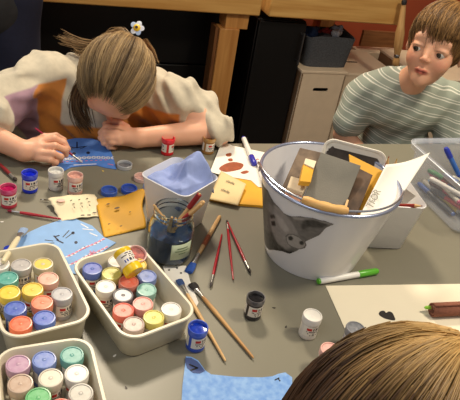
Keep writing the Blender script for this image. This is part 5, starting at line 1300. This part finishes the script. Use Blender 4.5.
# contents of the right white pot
def pencil(p0, p1, col, label, r=.0036, group='pencils in the right white pot'):
    A, B = Vector(p0), Vector(p1); L0 = (B - A).length; t = thing('pencil', label, 'pencil', A, (B - A).normalized().to_track_quat('Z', 'Y').to_euler(), group)
    MB().lathe([(r * .9, 0), (r, .001), (r, L0 - .016)], 6).build('barrel', mat('pencil_%d_%d_%d' % col, col, .35), t, angle=20)
    MB().lathe([(r, L0 - .016), (r * .35, L0 - .004)], 12).build('sharpened_wood', M_wl, t)
    MB().lathe([(r * .36, L0 - .0042), (r * .1, L0)], 8).build('tip', mat('lead_%d_%d_%d' % col, mixc(col, (20, 20, 20), .2), .4), t)
PC = Vector((.333, 1.112, TZ))
pencil(PC + Vector((-.03, -.03, .08)), B_(389, 156, .21), (178, 40, 34), 'red pencil sticking up behind the lettered sheet')
pencil(PC + Vector((.0, .02, .03)), B_(397, 158.5, .185), (222, 176, 40), 'yellow pencil tip behind the lettered sheet')
pencil(PC + Vector((-.035, -.03, .095)), B_(423, 206, .128), (146, 44, 34), 'dark red pencil lying across the mouth of the right white pot', r=.0042)
cw = [PC + Vector((-.030, .0, .06)), PC + Vector((.030, .022, .06)), B_(416, 196, .128), B_(398, 183, .150)]
cs = sheet('curled_card', cw, mat('cream_white_card', (226, 222, 210), .7, var=.03, scale=10), 'cream white card with grey scribble inside the right white pot', 'card', n=12, th=.0008)

# ------------------------------------------------------------------ clear plastic box of felt pens
M_clear = mat('clear_plastic', (214, 220, 232), .15, alpha=.20, spec=.5)
BX = en(.0, .0); c0 = at(437, 143.5, TZ + .12)
bw, bd, bh = .36, .255, .12
# corner A (left back rim) sits at this point; box runs +e and -n
Ac = Vector((.413, 1.392, TZ))
ctr = Ac + e_ * (bw / 2) - n_ * (bd / 2)
t = thing('clear_box', 'clear plastic box full of felt pens at the right edge of the table', 'box', ctr, (0, 0, EA))
shell([(bw - .04, bd - .04, .02, 0), (bw - .034, bd - .034, .023, .002), (bw - .010, bd - .010, .028, bh - .004), (bw + .008, bd + .008, .034, bh - .002), (bw + .010, bd + .010, .035, bh), (bw - .008, bd - .008, .028, bh + .001), (bw - .013, bd - .013, .026, bh - .004), (bw - .037, bd - .037, .022, .005), (bw - .042, bd - .042, .02, .004)]).build('body', M_clear, t)
lip = shell([(bw + .004, bd + .004, .033, bh - .012), (bw + .006, bd + .006, .034, bh - .012), (bw + .013, bd + .013, .036, bh + .001), (bw + .010, bd + .010, .035, bh + .002)]); lip.f = lip.f[:-2]; lip.mi = lip.mi[:-2]
lip.build('lip', mat('clear_lip', (226, 232, 240), .2, alpha=.5), t)
PCOL = [((60, 64, 70), 'dark grey'), ((196, 60, 110), 'pink'), ((228, 224, 216), 'white'), ((96, 104, 60), 'olive'), ((50, 84, 150), 'blue'), ((214, 186, 60), 'yellow'), ((120, 160, 196), 'pale blue'), ((90, 62, 50), 'brown'), ((182, 40, 40), 'red'), ((72, 130, 84), 'green'), ((30, 32, 36), 'black'), ((200, 196, 180), 'ivory')]
rp_ = random.Random(5); k_ = 0
pen_group = 'felt pens in the clear box'
for layer in range(4):
    for i in range(13):
        c, nm_ = PCOL[(i * 5 + layer * 3) % 12]
        cc_, nm2 = PCOL[(i * 7 + 4 + layer) % 12]
        lx_ = -bw / 2 + .048 + i * .0205 + rp_.uniform(-.003, .003); a_ = math.radians(90 + (rp_.uniform(-5, 5) if layer % 2 == 0 else rp_.uniform(14, 26)))
        L0 = .145
        ly_ = rp_.uniform(-.035, .035)
        if layer and (i < 1 or i > 10): continue
        zc = .0125 + layer * .0135
        d_v = e_ * math.cos(a_) + n_ * math.sin(a_); pc = ctr + e_ * lx_ + n_ * ly_ + Vector((0, 0, zc))
        marker(pc - d_v * L0 / 2, pc + d_v * L0 / 2, '%s felt pen, %s cap, %s from left, %s of the clear box' % (nm_, nm2, ('first second third fourth fifth sixth seventh eighth ninth tenth eleventh twelfth thirteenth'.split())[i], ('bottom layer', 'second layer', 'third layer', 'top layer')[layer]), barrel=c, cap=cc_, r=.0056, group=pen_group, name='felt_pen', capfrac=.3)
marker(at(459.5, 176, TZ + .06), at(445.5, 147.5, TZ + .125), 'blue felt pen with darker cap standing up in the clear box', barrel=(60, 110, 190), cap=(44, 60, 170), r=.0062, group=pen_group, name='felt_pen')
# turned wooden leg leaning by the crates
la = at_y(395.5, 66, 2.86); lb_ = at_y(404.5, 0, 2.86)
Lg = (lb_ - la).length
t = thing('turned_leg', 'slender turned wooden leg with steel ring hanging from the workbench corner beside the boy', 'furniture leg', la, (lb_ - la).to_track_quat('Z', 'Y').to_euler())
MB().lathe([(.012, 0), (.0165, .006), (.0165, .03), (.013, .042), (.013, .056), (.015, .064), (.021, .10), (.022, .16), (.017, Lg * .62), (.012, Lg * .85), (.0095, Lg * .94)], 20).build('shaft', wood('turned_leg_wood', (204, 162, 106), (178, 132, 80), 2), t)
MB().lathe([(.0135, .043), (.0145, .045), (.0145, .056), (.0135, .058)], 20).build('ring', mat('steel', (190, 190, 190), .25, 1.0), t)
MB().lathe([(.010, Lg * .935), (.0125, Lg * .94), (.0125, Lg * .99), (.010, Lg)], 16).build('cap', mat('black_rubber', (24, 22, 22), .6), t)
brush(_paint_brush_pts[0], _paint_brush_pts[1], 'crimson brush held by the painting child, its tip on the bright blue cat picture', .0030, mat('crimson_lacquer', (156, 28, 66), .3), (220, 214, 214), .010, .016, .0028, group=None)
